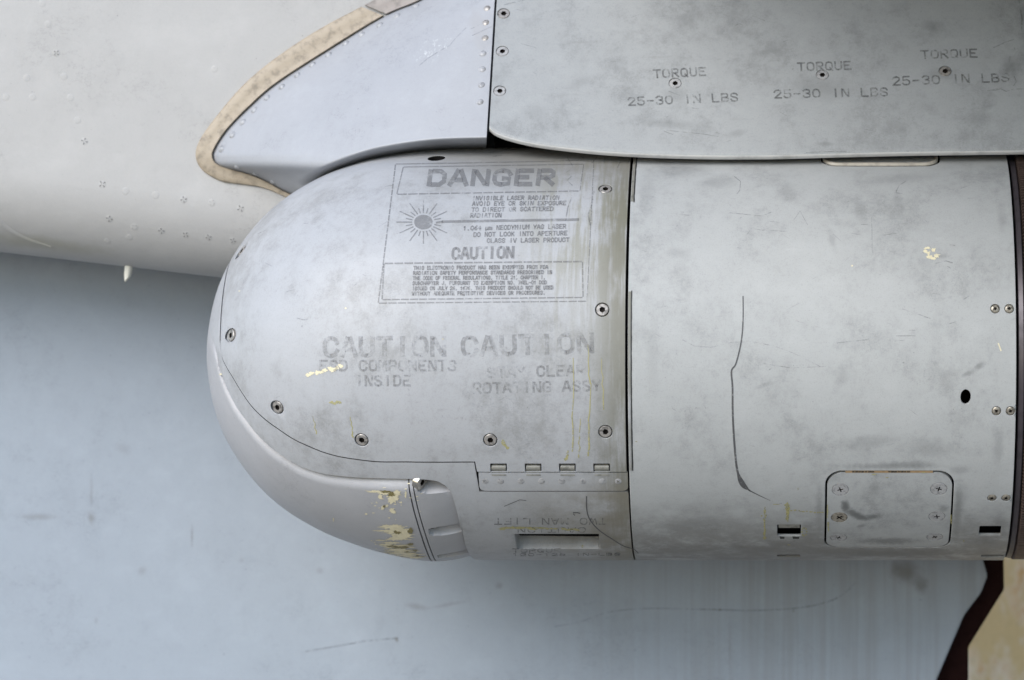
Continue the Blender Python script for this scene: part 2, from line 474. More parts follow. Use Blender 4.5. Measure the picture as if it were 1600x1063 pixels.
M_gask = simple('beige gasket', (.40, .37, .32), .5, 0, .4, 12, dark=.7)
M_edge = simple('bare worn edge', (.5, .5, .49), .45, .1, .4, 30, dark=.7)
M_rivet = simple('painted rivet', (.33, .335, .35), .4, 0, .5, 5, dark=.6)
M_slot = simple('dull fastener slot', (.17, .17, .165), .6, 0, .6, 3, dark=.5)
M_copper = simple('copper label strip', (.34, .235, .13), .45, .3, .5, 16, dark=.6)
M_scuff = simple('graphite scuff', (.10, .10, .105), .45, 0, .4, 8, dark=.7)
M_white = simple('white plastic tube', (.7, .68, .6), .5)
M_black = simple('plain black', (.02, .02, .02), .6)  # flat black for print and lines, also painted-in seam and recess shade
M_chipw = simple('pale chip', (.72, .72, .68), .5)
def lettering(name, cc, lo, hi, k=1.0, seed=0):
    m = Mat(name); m.out(m.mix(cc, tuple(q * .8 for q in cc), m.noise(9, 3)), .5)
    f = (m.noise(26, 5, .65, off=(seed, 2, 2)) * .6 + m.noise(5, 3, .6, off=(seed, 5, 2)) * .4).step(lo, hi) * k
    return m.fade(f)
M_let = lettering('faded grey stencil paint', (.17, .17, .175), .30, .52, .42, 1)
M_let2 = lettering('worn grey stencil paint', (.20, .20, .205), .38, .62, .38, 3)
M_let3 = lettering('dark stencil paint', (.105, .108, .11), .36, .56, .5, 5)
M_scr = lettering('worn scuff line', (.085, .085, .09), .28, .50, .85, 7)
M_fine = lettering('faint scratch', (.13, .13, .135), .4, .6, .36, 9)
M_ystain = lettering('worn yellow paint', (.44, .41, .19), .34, .52, .75, 11)
def build_ground_mat():
    m = Mat('stained concrete'); n1 = m.noise(420, 5, .6, (1, 14, 1)); n2 = m.noise(90, 5, .6, (1, 16, 1), off=(3, 1, 1)); n3 = m.noise(30, 4, .6, (1, 10, 1), off=(8, 1, 1))
    c = m.mix((.25, .23, .195), (.29, .27, .235), (n1 * .6 + n2 * .4).step(.46, .58))
    c = m.mix(c, (.15, .14, .12), n3.step(.56, .72) * .4)
    return m.out(c, .85, bump=n3, bdist=2)
M_ground = build_ground_mat()
def build_block_mat():
    m = Mat('rust-stained concrete'); nA = m.noise(150, 6, .65, (.7, 1, 1.5), off=(2, 1, 4)); nB = m.noise(52, 6, .7, (.8, 1, 1.7), off=(5, 2, 1)); nC = m.noise(12, 5, .7)
    c = m.mix((.62, .48, .26), (.78, .74, .66), (nA * .6 + nB * .4).step(.47, .57))
    c = m.mix(c, (.56, .31, .08), (nB * .6 + nA * .45).step(.53, .63) * .85)
    c = m.mix(c, (.26, .20, .12), nC.step(.55, .7) * .4)
    return m.out(c, .85, bump=nC * 2 + nB * 3, bdist=2)
M_block = build_block_mat()

# ------------------------------------------------------------------ ground
GZ = -2000.0
gx = 4.0e5
o = obj('ground', [(-gx, -gx, GZ), (gx, -gx, GZ), (gx, gx, GZ), (-gx, gx, GZ)], [(0, 1, 2, 3)], M_ground, smooth=False, kind='structure')

# ------------------------------------------------------------------ aircraft skin (upper left)
fus = thing('aircraft_fuselage', 'light grey riveted aircraft skin with rounded lower edge behind the pod', 'fuselage', (-600, 400, 130))
def fuse_bottom(px): return 394.0 + 0.116 * px
FY0 = 95.0
def fuse_pt(px, t):
    """t = photo rows above the lower edge (t<0: underside running back)"""
    Rr = 125.0
    if t >= Rr: y = FY0 + 0.00004 * (t - Rr) ** 2
    elif t >= 0: y = FY0 + Rr - math.sqrt(max(Rr * Rr - (Rr - t) ** 2, 0))
    else: y = FY0 + Rr - t
    py = fuse_bottom(px) - max(t, 0)
    p = unproj(px, py, y)
    if t < 0:
        q = unproj(px, fuse_bottom(px), FY0 + Rr); p = (q[0], y, q[2] + 0.03 * (-t))
    return p
ts = [-420, -300, -200, -120, -60, -20] + [125 * (1 - math.cos(k * math.pi / 2 / 22)) for k in range(23)] + [150, 180, 220, 270, 330, 400, 470, 560, 680]
xs = list(range(-400, 2700, 40))
V = []; F = []
for px in xs:
    for t in ts: V.append(fuse_pt(px, t))
n = len(ts)
for i in range(len(xs) - 1):
    for j in range(n - 1): F.append((i*n+j, (i+1)*n+j, (i+1)*n+j+1, i*n+j+1))
skin = obj('skin', V, F, M_fuse, fus)
def fuse_px(px, py, off=0.0):
    t = fuse_bottom(px) - py
    p = Vector(fuse_pt(px, t)); a = Vector(fuse_pt(px + 1, fuse_bottom(px+1) - py)); b = Vector(fuse_pt(px, t + 1))
    nn = (a - p).cross(b - p).normalized()
    if nn.y > 0: nn = -nn
    return p + nn * off, nn
WP = [(-330, 700), (3200, 700), (3200, -2300), (150, -2300), (-330, -300)]  # unseen wing slab added overhead to shade the pod, outlined to admit sun
V = [(x, y, z) for z in (800, 860) for x, y in WP]; m = len(WP)
obj('overhead_shade_wing', V, [tuple(range(m)), tuple(range(2*m-1, m-1, -1))] + [(q, (q+1) % m, m + (q+1) % m, m + q) for q in range(m)], M_fuse, fus, smooth=False)
# cross-slot fasteners in the skin
def star_fastener(name, r, w):
    V = []; F = []
    # low domed head with four punched slots standing round the centre
    n = 24; V.append((0, 0, .45*U)); rings = []
    for rr, z in ((r*.55, .42), (r*.9, .3), (r, 0.0)):
        rings.append(list(range(len(V), len(V) + n)))
        for q in range(n): V.append((rr*math.cos(2*math.pi*q/n)*U, rr*math.sin(2*math.pi*q/n)*U, z*U))
    for q in range(n): F.append((0, rings[0][q], rings[0][(q+1) % n]))
    for a, b in zip(rings, rings[1:]):
        for q in range(n): F.append((a[q], b[q], b[(q+1) % n], a[(q+1) % n]))
    me = bpy.data.meshes.new(name); me.from_pydata(V, [], F); me.update(); me.shade_smooth(); return me
def slot_mesh(name, r, w, arms=4):
    V = []; F = []
    for k in range(arms):
        a = k * 2*math.pi/arms + .6; c, s = math.cos(a), math.sin(a)
        pts = [(.25*r, -.3*w), (.95*r, -w), (1.05*r, w*.2), (.9*r, w), (.25*r, .3*w)]
        b = len(V)
        for u, v in pts: V.append(((u*c - v*s)*U, (u*s + v*c)*U, .6*U))
        F.append(tuple(range(b, b + 5)))
    me = bpy.data.meshes.new(name); me.from_pydata(V, [], F); me.update(); return me
me_fast = star_fastener('fastener', 6.5, 1); me_slot = slot_mesh('slot', 6.0, 1.3)
me_slot.materials.append(M_slot)
FAST = [(66, 6, 0), (75, 38, 0), (88, 83, .75), (100, 120, .4), (110, 153, .25), (121, 188, .3), (132, 221, .9), (160, 288, 1.0), (196, 299, .3), (243, 305, .3), (287, 312, .8), (331, 317, .5), (376, 326, .9),
        (171, 342, .9), (210, 355, .5), (252, 361, .8), (290, 367, .8), (326, 371, .8), (364, 376, .7), (42, 122, 0), (9, 152, 0), (51, 152, 0), (168, 377, .2), (202, 371, .3), (335, 108, 0)]
for q, (px, py, dk) in enumerate(FAST):
    p, nn = fuse_px(px, py, -.3)
    f = place('fastener', me_fast, M_fuse, skin, p, nn, q * .7)
    if dk > .2: place('slot', me_slot, None, skin, p, nn, q * .9, scale=.45 + .5 * dk)
# drain tube below the edge
c0 = Vector(unproj(203, 409, FY0 + 112)); V = []; F = []
nseg = 14
for k, (tt, rr) in enumerate(((0, 7.5), (.35, 8), (.8, 7.5), (1.0, 5.5), (1.03, 3.5))):
    for q in range(nseg):
        a = 2*math.pi*q/nseg; V.append((c0.x + rr*.85*math.cos(a) - 4*tt, c0.y + rr*math.sin(a), c0.z + 12 - 40*tt + (4 * math.cos(a) * (tt > .9))))
for k in range(4):
    for q in range(nseg): F.append((k*nseg+q, k*nseg+(q+1) % nseg, (k+1)*nseg+(q+1) % nseg, (k+1)*nseg+q))
F.append(tuple(range(4*nseg, 5*nseg)))
obj('drain_tube', V, F, M_white, fus)
# skin bead at the far left
def tube_on(pts, r, fn, name, mat, parent, n=8, flat=.4):
    V = []; F = []
    P = smooth_poly(pts, 6)
    for k, (px, py) in enumerate(P):
        p, nn = fn(px, py); a = P[min(k+1, len(P)-1)]; b = P[max(k-1, 0)]
        tv = Vector(fn(*a)[0]) - Vector(fn(*b)[0]); tv.normalize(); side = tv.cross(nn).normalized()
        taper = min(1, .3 + k / 6, .3 + (len(P)-1-k) / 6)
        for q in range(n):
            an = 2*math.pi*q/n; V.append(tuple(Vector(p) + side * (r*taper*math.cos(an)) + nn * (r*flat*math.sin(an))))
    for k in range(len(P)-1):
        for q in range(n): F.append((k*n+q, k*n+(q+1) % n, (k+1)*n+(q+1) % n, (k+1)*n+q))
    return obj(name, V, F, mat, parent)
tube_on([(-40, 300), (-8, 338), (12, 358), (40, 374), (80, 386)], 6, fuse_px, 'skin_bead', M_fuse, fus, flat=.22)

# ------------------------------------------------------------------ panel below and behind the pod
DY = 430.0
door = thing('hull_panel', 'large streaked blue-grey panel with slanting dark rear edge hanging below the aircraft skin', 'panel', (-300, DY, -560))
def poly_slab(name, pts, y, thick, mat, parent, bev=2.0):
    bm = bmesh.new()
    vs = [bm.verts.new(Vector(unproj(px, py, y)) * U) for px, py in pts]
    f = bm.faces.new(vs)
    r = bmesh.ops.extrude_face_region(bm, geom=[f]); 
    for v in [g for g in r['geom'] if isinstance(g, bmesh.types.BMVert)]: v.co.y += thick * U
    bmesh.ops.recalc_face_normals(bm, faces=bm.faces)
    if bev: bmesh.ops.bevel(bm, geom=bm.edges[:], offset=bev * U, segments=2, affect='EDGES')
    me = bpy.data.meshes.new(name); bm.to_mesh(me); bm.free(); me.materials.append(mat)
    o = bpy.data.objects.new(name, me); col.objects.link(o); adopt(o, parent); return o
pskin = poly_slab('panel_skin', [(-380, 330), (1450, 330), (1500, 780), (1530, 855), (1543, 900), (1533, 926), (1506, 962), (1463, 1063), (1380, 1240), (-380, 1240)], DY, 26, M_door, door)
poly_slab('edge_frame', [(1430, 700), (1566, 700), (1568, 870), (1569, 921), (1513, 1011), (1513, 1240), (1340, 1240)], DY + 30, 40, M_maroon, door)

blk = box('concrete_block', 300, 1500, 1500, 2300, GZ, -240, M_block, None, 14)
blk['label'] = 'rust-stained tan concrete block standing beyond the slanting dark panel edge'; blk['category'] = 'block'

# ------------------------------------------------------------------ lettering (own stroke alphabet)
G = {
'A': [[(0,0),(.40,1)],[(.60,1),(1,0)],[(.36,.33),(.66,.33)]],
'B': [[(.06,0),(.06,1)],[(.28,1),(.72,1),(.9,.87),(.9,.66),(.72,.55),(.28,.53)],[(.72,.49),(.95,.38),(.95,.14),(.72,0),(.28,0)]],
'C': [[(.40,1),(.15,.92),(.03,.7),(.03,.3),(.15,.08),(.40,0)],[(.58,1),(.85,.93),(.97,.72)],[(.58,0),(.85,.07),(.97,.28)]],
'D': [[(.05,0),(.05,1)],[(.28,1),(.68,1),(.95,.75),(.95,.25),(.68,0),(.28,0)]],
'E': [[(.06,0),(.06,1)],[(.27,1),(.95,1)],[(.27,.52),(.7,.52)],[(.27,0),(.95,0)]],
'F': [[(.06,0),(.06,1)],[(.27,1),(.95,1)],[(.27,.52),(.7,.52)]],
'G': [[(.40,1),(.15,.92),(.03,.7),(.03,.3),(.15,.08),(.40,0)],[(.58,1),(.85,.93),(.97,.74)],[(.58,0),(.93,.06),(.95,.42),(.6,.43)]],
'H': [[(.06,0),(.06,1)],[(.95,0),(.95,1)],[(.25,.52),(.76,.52)]],
'I': [[(.5,0),(.5,1)]],
'J': [[(.9,1),(.9,.25),(.7,.03),(.35,.02),(.1,.25)]],
'K': [[(.06,0),(.06,1)],[(.9,1),(.28,.52)],[(.42,.5),(.95,0)]],
'L': [[(.06,1),(.06,0)],[(.28,0),(.95,0)]],
'M': [[(.03,0),(.03,1)],[(.2,1),(.5,.35),(.8,1)],[(.97,0),(.97,1)]],
'N': [[(.05,0),(.05,1)],[(.22,.92),(.78,.08)],[(.95,0),(.95,1)]],
'O': [[(.42,1),(.15,.93),(.03,.7),(.03,.3),(.15,.07),(.42,0)],[(.58,1),(.85,.93),(.97,.7),(.97,.3),(.85,.07),(.58,0)]],
'P': [[(.06,0),(.06,1)],[(.27,1),(.75,1),(.94,.85),(.94,.6),(.75,.46),(.27,.46)]],
'R': [[(.06,0),(.06,1)],[(.27,1),(.75,1),(.94,.86),(.94,.64),(.75,.5),(.27,.5)],[(.5,.42),(.95,0)]],
'S': [[(.96,.76),(.82,.95),(.56,1)],[(.42,1),(.1,.92),(.05,.68),(.3,.55),(.7,.46),(.95,.3),(.9,.08),(.58,0)],[(.42,0),(.16,.05),(.03,.24)]],
'T': [[(0,1),(1,1)],[(.5,.82),(.5,0)]],
'U': [[(.05,1),(.05,.25),(.18,.06),(.42,0)],[(.95,1),(.95,.25),(.82,.06),(.58,0)]],
'V': [[(0,1),(.43,0)],[(1,1),(.57,0)]],
'W': [[(0,1),(.2,0)],[(.32,.1),(.5,.7),(.68,.1)],[(1,1),(.8,0)]],
'X': [[(0,1),(1,0)],[(1,1),(.62,.58)],[(.38,.42),(0,0)]],
'Y': [[(0,1),(.42,.52)],[(1,1),(.58,.52)],[(.5,.4),(.5,0)]],
'Z': [[(0,1),(1,1),(0,0)],[(.2,0),(1,0)]],
'0': [[(.42,1),(.15,.9),(.03,.65),(.03,.35),(.15,.1),(.42,0)],[(.58,1),(.85,.9),(.97,.65),(.97,.35),(.85,.1),(.58,0)]],
'1': [[(.2,.8),(.5,1),(.5,0)]],
'2': [[(.03,.75),(.2,.95),(.5,1)],[(.62,1),(.92,.88),(.95,.65),(.6,.4),(.05,.0)],[(.25,0),(.97,0)]],
'3': [[(.05,.85),(.3,1),(.42,1)],[(.56,1),(.9,.9),(.9,.65),(.6,.53),(.45,.53)],[(.62,.5),(.96,.35),(.92,.1),(.56,0)],[(.42,0),(.2,.02),(.04,.18)]],
'4': [[(.7,0),(.7,1),(.05,.35),(.95,.35)]],
'5': [[(.92,1),(.25,1)],[(.12,.95),(.1,.55),(.6,.62),(.92,.45),(.95,.2),(.75,.02),(.56,0)],[(.42,0),(.2,.02),(.03,.18)]],
'6': [[(.85,1),(.3,.8),(.05,.4),(.2,.05),(.7,.0),(.95,.3),(.7,.55),(.15,.5)]],
'7': [[(0,1),(1,1),(.4,0)]],
'-': [[(.1,.48),(.9,.48)]], '.': [[(.4,0),(.52,0)]], ',': [[(.5,.08),(.38,-.15)]],
'u': [[(.1,-.3),(.1,.65)],[(.1,.1),(.5,0),(.85,.15)],[(.85,.65),(.85,0)]],
'm': [[(.0,0),(.0,.65)],[(.1,.6),(.45,.6),(.5,0)],[(.55,.6),(.9,.6),(.97,0)]],
}
G['Q'] = G['O'] + [[(.62, .28), (.98, -.06)]]
G["'"] = [[(.5, 1), (.5, .8)]]
class Ink:
    """collects painted strokes given in photo pixels and lays them on a surface"""
    def __init__(s, fn): s.V = []; s.F = []; s.fn = fn; s.n = 0
    def line(s, pts, w, cap=True, off=None, w_fn=None):
        P = [np.array(p, float) for p in pts]
        out = [P[0]]
        for a, b in zip(P, P[1:]):
            m = max(1, int(np.linalg.norm(b - a) / 5.0))
            for k in range(1, m + 1): out.append(a + (b - a) * k / m)
        P = out
        if len(P) < 2 or np.linalg.norm(P[-1] - P[0]) < 1e-6 and len(P) == 2: return
        if off is None: off = .30 + .05 * (s.n % 6)
        s.n += 1
        base = len(s.V); L = len(P)
        for k in range(L):
            a = P[max(k-1, 0)]; b = P[min(k+1, L-1)]; t = (b - a); t = t / (np.linalg.norm(t) + 1e-9); nrm = np.array((-t[1], t[0]))
            ww = w * (w_fn(k / (L - 1)) if w_fn else 1.0)
            e = (-t * w * .4 if k == 0 else (t * w * .4 if k == L-1 else 0 * t)) if cap else 0 * t
            for sg in (-1, 1):
                q = P[k] + e + nrm * sg * ww / 2; s.V.append(tuple(s.fn(q[0], q[1], off)))
        for k in range(L - 1): s.F.append((base+2*k, base+2*k+2, base+2*k+3, base+2*k+1))
    def poly(s, pts, off=.4):
        b = len(s.V)
        c = np.mean(np.array(pts), axis=0); s.V.append(tuple(s.fn(c[0], c[1], off)))
        for p in pts: s.V.append(tuple(s.fn(p[0], p[1], off)))
        n = len(pts)
        for k in range(n): s.F.append((b, b + 1 + k, b + 1 + (k + 1) % n))
    def text(s, txt, p0, p1, h, w, slant=0.0, cw=.74, jit=0.0, seed=1, flip=False):
        """baseline runs p0 -> p1; flip turns the line upside down"""
        rng = random.Random(seed)
        n = len(txt); p0 = np.array(p0, float); p1 = np.array(p1, float); ax = (p1 - p0)
        L = np.linalg.norm(ax); ax = ax / L; up = np.array((ax[1], -ax[0]))
        adv = L / (n - 1 + cw); wd = adv * cw
        for k, ch in enumerate(txt):
            if ch == ' ': continue
            o = p0 + ax * (adv * k); jx, jy = rng.uniform(-jit, jit), rng.uniform(-jit, jit)
            for st in G[ch]:
                s.line([o + ax * (u * wd + slant * v * h + jx) + up * (v * h + jy) for u, v in st], w)
    def build(s, name, mat, parent, kind=None):
        o = obj(name, s.V, s.F, mat, parent, smooth=True)
        if kind: o['kind'] = kind
        return o
def jag(cx, cy, w, h, rng, n=22, streak=.5):
    pts = []
    for k in range(n):
        a = 2*math.pi*k/n; r = rng.uniform(.45, 1.0)
        if rng.random() < streak * .35: r *= rng.uniform(1.2, 1.7) if abs(math.cos(a)) > .6 else 1
        pts.append((cx + w*.5*r*math.cos(a), cy + h*.5*min(r, 1.05)*math.sin(a)))
    return pts

k = Ink(lambda px, py, off: unproj(px, py, DY - off))
k.line(smooth_poly([(868, 979), (905, 972), (950, 957), (1010, 951), (1080, 952), (1126, 953), (1180, 954), (1240, 951), (1285, 943), (1312, 932), (1336, 912)]), 2.4, w_fn=lambda t: .5 + t * .7)
k.build('scuff_mark', M_fine, pskin)
k = Ink(lambda px, py, off: unproj(px, py, DY - off))
k.line([(472, 1019), (520, 1011), (570, 1002), (622, 997)], 2.2); k.build('scuff_mark', M_fine, pskin)

# ------------------------------------------------------------------ pylon and its fairing
PY = -158.0; PK = -0.62; PZ0 = 281.0
def pyl_y(z): return PY - PK * (z - PZ0)
def pyl_un(px, py):
    y = PY
    for _ in range(25): y = pyl_y((FY - py) * (D + y) / D)
    return unproj(px, py, y)
pyl = thing('mounting_pylon', 'grey aircraft pylon with pale riveted nose fairing above the pod', 'pylon', (0, 0, 282))
seam = interp([-60, 0, 100, 200, 260], [779, 774.5, 768.5, 762.5, 759])
bot = smooth_poly([(764, 200), (775, 208), (795, 215.5), (830, 224), (870, 230), (930, 236.5), (1000, 241), (1100, 244), (1200, 244), (1300, 241.5), (1400, 239), (1500, 237.5), (1640, 236), (1900, 235), (2700, 234)], 5)
bx = [pyl_un(*p)[0] for p in bot]; bz = [pyl_un(*p)[2] for p in bot]
botz = interp(bx, bz)
TOPZ = 640.0
def pyl_left(b):
    y = pyl_y(b); py = FY - b * D / (D + y)
    return (seam(py) + 1.2 - FX) * (D + y) / D
def pyl_shear(a, b): return (pyl_left(b) - pyl_left(pyl_un(764, 200)[2])) * max(0.0, 1 - (a - bx[0]) / 220.0)
psc = [(787, 21), (785, 80), (781, 142), (1055, 130), (1285, 117), (1477, 111)]
pc = [pyl_un(*p) for p in psc]
crit = []
for p in pc:
    ap = p[0] - pyl_shear(p[0], p[2]); crit += list(np.linspace(ap - 12.0, ap + 12.0, 7))
cols = merge_breaks(list(np.linspace(bx[0] + 3, bx[0] + 90, 16)) + list(np.linspace(bx[0] + 100, bx[-1] - 1, 66)), crit, 2.0)
# rows are fractions between lower edge and TOPZ
cols = [c for c in cols if c >= bx[0] - .6]
if cols[0] > bx[0] + .4: cols.insert(0, bx[0] - .3)
rows = [0, .004, .012]
rcrit = []
for p in pc:
    z0 = botz(p[0]); rcrit += [((p[2] + d) - z0) / (TOPZ - z0) for d in np.linspace(-12.0, 12.0, 7)]
# rows of the different screws overlap: keep them apart by solving each block separately
rows = merge_breaks(rows + list(np.linspace(.02, 1, 34)), rcrit, .004)
A = []; B = []; O = []
for a in cols:
    z0 = botz(a); B.append([z0 + f * (TOPZ - z0) for f in rows]); A.append([a + pyl_shear(a, b) for b in B[-1]])
    O.append([-3.0 if k == 0 else (-.9 if k == 1 else 0) for k in range(len(rows))])
patches = []
def near(lst, v): return int(np.argmin([abs(q - v) for q in lst]))
for p in pc:
    ap = p[0] - pyl_shear(p[0], p[2]); z0 = botz(p[0])
    patches.append(dict(i0=near(cols, ap - 12.0), i1=near(cols, ap + 12.0), j0=near(rows, (p[2] - 12.0 - z0)/(TOPZ - z0)), j1=near(rows, (p[2] + 12.0 - z0)/(TOPZ - z0)),
                        a=p[0], b=p[2], steps=hole(9.9, 7, .5)))
def pylmap(a, b, off=0.0):
    dent = 0.0
    q = pyl_un(1560, 92); d = ((a - q[0]) / 30) ** 2 + ((b - q[2]) / 34) ** 2
    dent = -5.0 * math.exp(-d) + 2.5 * math.exp(-(((a - q[0] - 42) / 22) ** 2 + ((b - q[2]) / 26) ** 2))
    nn = math.hypot(1, PK)
    return (a, pyl_y(b) - (off + dent * .6) / nn, b - (off + dent * .6) * PK / nn)
V, F = grid_surface(A, B, O, pylmap, patches, rim=[-6.0], arc=lambda a: math.hypot(1, PK))
side = fix_normals(obj('side_panel', V, F, M_pylon, pyl, angle=40))
side.data.materials.append(M_edge)
for f in side.data.polygons:
    c = f.center / U; n_ = f.normal
    if c.z < botz(c.x) + 1.7: f.material_index = 1
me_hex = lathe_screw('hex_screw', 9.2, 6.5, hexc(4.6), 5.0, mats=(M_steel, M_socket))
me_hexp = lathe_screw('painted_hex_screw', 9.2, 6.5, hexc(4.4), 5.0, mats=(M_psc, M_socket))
for q, p in enumerate(pc):
    place('screw', me_hex if q in (0, 5) else me_hexp, None, side, (p[0], pyl_y(p[2]), p[2]), (0, -1, -PK), q * .5, .3)
def pyl_px(px, py, off=0.0):
    q = pyl_un(px, py); return pylmap(q[0], q[2], off)
for (t, a, b, h) in (("TORQUE", (1022, 122), (1103, 118), 12), ("25-30 IN LBS", (982, 165), (1153, 158), 12), ("TORQUE", (1247, 111), (1330, 108.5), 12), ("25-30 IN LBS", (1210, 153.5), (1387, 150), 12),
                     ("TORQUE", (1440, 92), (1527, 89), 12), ("25-30 IN LBS", (1395, 133.5), (1577, 127), 12.5)):
    k = Ink(pyl_px); k.text(t, a, b, h, 2.6, slant=-.05, seed=len(t)); k.build('stencil_lettering', M_let3, side)
k = Ink(pyl_px)
rng = random.Random(4)
for pts, w in (([(1543, 142), (1556, 141), (1564, 139), (1572, 143), (1582, 140), (1600, 139)], 1.3), ([(1585, 75), (1586, 80)], 2), ([(1578, 88), (1577, 96)], 2), ([(1592, 0), (1594, 12), (1597, 30), (1596, 48)], 2.4),
               ([(1552, 74), (1570, 66), (1584, 62)], 1.1), ([(776, 11), (800, 5), (830, -2)], 1.2), ([(1042, 204), (1100, 210), (1130, 215)], .9), ([(1260, 239), (1290, 237.5), (1330, 237)], 1.4), ([(1585, 120), (1588, 128), (1584, 134)], 1.5),
               ([(1150, 40), (1153, 38)], 1.5), ([(1130, 223), (1142, 220)], 1.3)):
    k.line(pts, w)
for q in range(26):
    x, y = rng.uniform(800, 1590), rng.uniform(5, 225); l = rng.uniform(4, 24); a = rng.uniform(-.5, .5)
    if pyl_un(x, y)[2] > botz(pyl_un(x, y)[0]) + 6: k.line([(x, y), (x + l * math.cos(a), y + l * math.sin(a))], rng.uniform(.5, .9))
k.build('scratch_marks', M_fine, side, 'stuff')
# pylon innards: rack sitting on the pod, far side wall
box('rack', bx[0] + 1, bx[-1] - 10, -40, 92, 268, 345, M_dark, pyl)  # near-black colour stands in for shade in the gap under the pylon
# nose fairing
inner = smooth_poly([(719, -40), (659, 0), (599, 26), (512, 79), (433, 130), (390, 167), (355, 203), (336, 232), (333, 247), (345, 260), (390, 273), (416, 284), (444, 299), (500, 325)], 6)
outer = smooth_poly([(690, -60), (640, -32), (581, 2), (500, 45), (433, 89), (381, 132), (338, 182), (311, 221), (306, 247), (318, 268), (346, 284), (372, 288), (407, 293), (437, 304), (490, 330)], 6)
py_in = []; gx_in = []
for (a, b) in inner:
    if not py_in or b > py_in[-1] + .5: py_in.append(b); gx_in.append(a)
gx_f = interp(py_in, gx_in)
def fairing_pt(py, u, off=0.0):
    gx, sx = gx_f(py), seam(py) - 1.5
    px = sx + (gx - sx) * u
    y0, y1 = pyl_un(sx, py)[1] + 1.0, FY0 - 2 + (fuse_px(gx, py)[0][1] - FY0)
    y = y0 + (y1 - y0) * (u ** 2.0 * .75 + .25 * u)
    y += max(0.0, 40.0 - y) * sstep(0, 34, py - (553 - rpod(px - FX) - 18))      # lower part tucks in behind the pod
    return Vector(unproj(px, py, y - off))
rowsF = list(np.linspace(-55, 175, 30)) + list(np.linspace(178, 322, 150)); colsF = [0, .004] + list(np.linspace(.015, 1, 130))
V = []; F = []
for py in rowsF:
    for u in colsF: V.append(tuple(fairing_pt(py, u)))
n = len(colsF)
for i in range(len(rowsF) - 1):
    for j in range(n - 1): F.append((i*n+j, (i+1)*n+j, (i+1)*n+j+1, i*n+j+1))
# black sheet behind the seam stands in for the gap's shade
Vs = []; Fs = []
for q, py in enumerate(np.linspace(-50, 205, 14)):
    p = Vector(fairing_pt(py, 0)); Vs += [(p.x - 9, p.y + 9, p.z), (p.x + 12, p.y + 9, p.z)]
    if q: Fs.append((2*q-2, 2*q-1, 2*q+1, 2*q))
obj('seam_shade_sheet', Vs, Fs, M_black, pyl)
# return flange at the seam and at the sealant strip
for jj, dy in ((0, 7), (n - 1, 14)):
    b = len(V)
    for i in range(len(rowsF)): v = V[i*n + jj]; V.append((v[0], v[1] + dy, v[2]))
    for i in range(len(rowsF) - 1): F.append((i*n+jj, (i+1)*n+jj, b+i+1, b+i))
fair = fix_normals(obj('nose_fairing', V, F, M_fairing, pyl, angle=50))
def fair_px(px, py, off=0.0):
    gx, sx = gx_f(py), seam(py) - 1.5
    u = (px - sx) / (gx - sx); p = fairing_pt(py, u)
    a = fairing_pt(py, u - .01); b = fairing_pt(py + 1, (px - seam(py+1) + 1.5) / (gx_f(py+1) - seam(py+1) + 1.5))
    nn = (a - p).cross(b - p).normalized()
    if nn.y > 0: nn = -nn
    return p + nn * off, nn
me_riv = lathe_screw('rivet', 5.6, 2.0, None, 0, 24, 2.6, .3); me_rivm = lathe_screw('bare_rivet', 5.4, 2.2, None, 0, 24, 1.8, .3); me_rivm.materials.append(M_steel)
me_riv.materials.append(M_rivet)
for q, (px, py) in enumerate([(761, 13), (759, 35.5), (758, 59.5), (754.5, 84), (753.5, 108.5), (752, 133), (750, 159.5)]):
    p, nn = fair_px(px, py); place('rivet', me_rivm if q in (0, 1, 2) else me_riv, None, fair, p, nn, q, .4, 1.15)
for (px, py) in [(650, 10), (620, 25), (593, 39), (565, 54), (540, 68), (513, 86), (488, 101), (464, 118), (440, 136), (417, 153), (397, 172), (379, 191), (363, 211), (346, 233)]:
    p, nn = fair_px(px, py); place('rivet', me_riv, None, fair, p, nn, px, -.6, 1.1)
for (px, py) in [(371, 263), (399, 273), (426, 286)]:
    p, nn = fair_px(px, py - 1); place('rivet', me_riv, None, fair, p, nn, px, 0, 1.0)
k = Ink(lambda px, py, off: fair_px(px, py, off)[0])
for pts, w in (([(655, 103), (668, 92), (690, 78), (702, 72), (712, 60), (728, 44)], 1.2), ([(738, 56), (755, 48), (768, 42)], 1.0), ([(735, 46), (752, 38)], .9)): k.line(pts, w)
k.build('scratch_marks', M_fine, fair, 'stuff')
# sealant strip on the skin round the fairing
def strip(a, b, mat, name, i0, i1):
    V = []; F = []; prof = [(0, 0), (.04, 4), (.12, 6), (.5, 7), (.88, 7.5), (.97, 9), (1.0, 8), (1.0, 0)]
    for k in range(i0, i1 + 1):
        for t, h in prof:
            px = a[k][0] + (b[k][0] - a[k][0]) * t; py = a[k][1] + (b[k][1] - a[k][1]) * t
            V.append(tuple(fuse_px(px, py, h)[0]))
    m = len(prof)
    for k in range(i1 - i0):
        for q in range(m - 1): F.append((k*m+q, k*m+q+1, (k+1)*m+q+1, (k+1)*m+q))
    return fix_normals(obj(name, V, F, mat, pyl, angle=50))
def resample(P, n):
    P = [np.array(p) for p in P]; L = [0]
    for a, b in zip(P, P[1:]): L.append(L[-1] + np.linalg.norm(b - a))
    out = []
    for k in range(n):
        s = L[-1] * k / (n - 1); i = min(max(int(np.searchsorted(L, s)) - 1, 0), len(P) - 2)
        t = (s - L[i]) / (L[i+1] - L[i]); out.append(P[i] + (P[i+1] - P[i]) * t)
    return out
NS = 120
so, si = resample(outer, NS), resample(inner, NS)
cut = max(k for k in range(NS // 2) if si[k][0] > 601)
strip(so, si, M_tan, 'sealant_strip', cut + 1, NS - 1)
strip(so, si, M_tan2, 'sealant_strip', 0, cut)

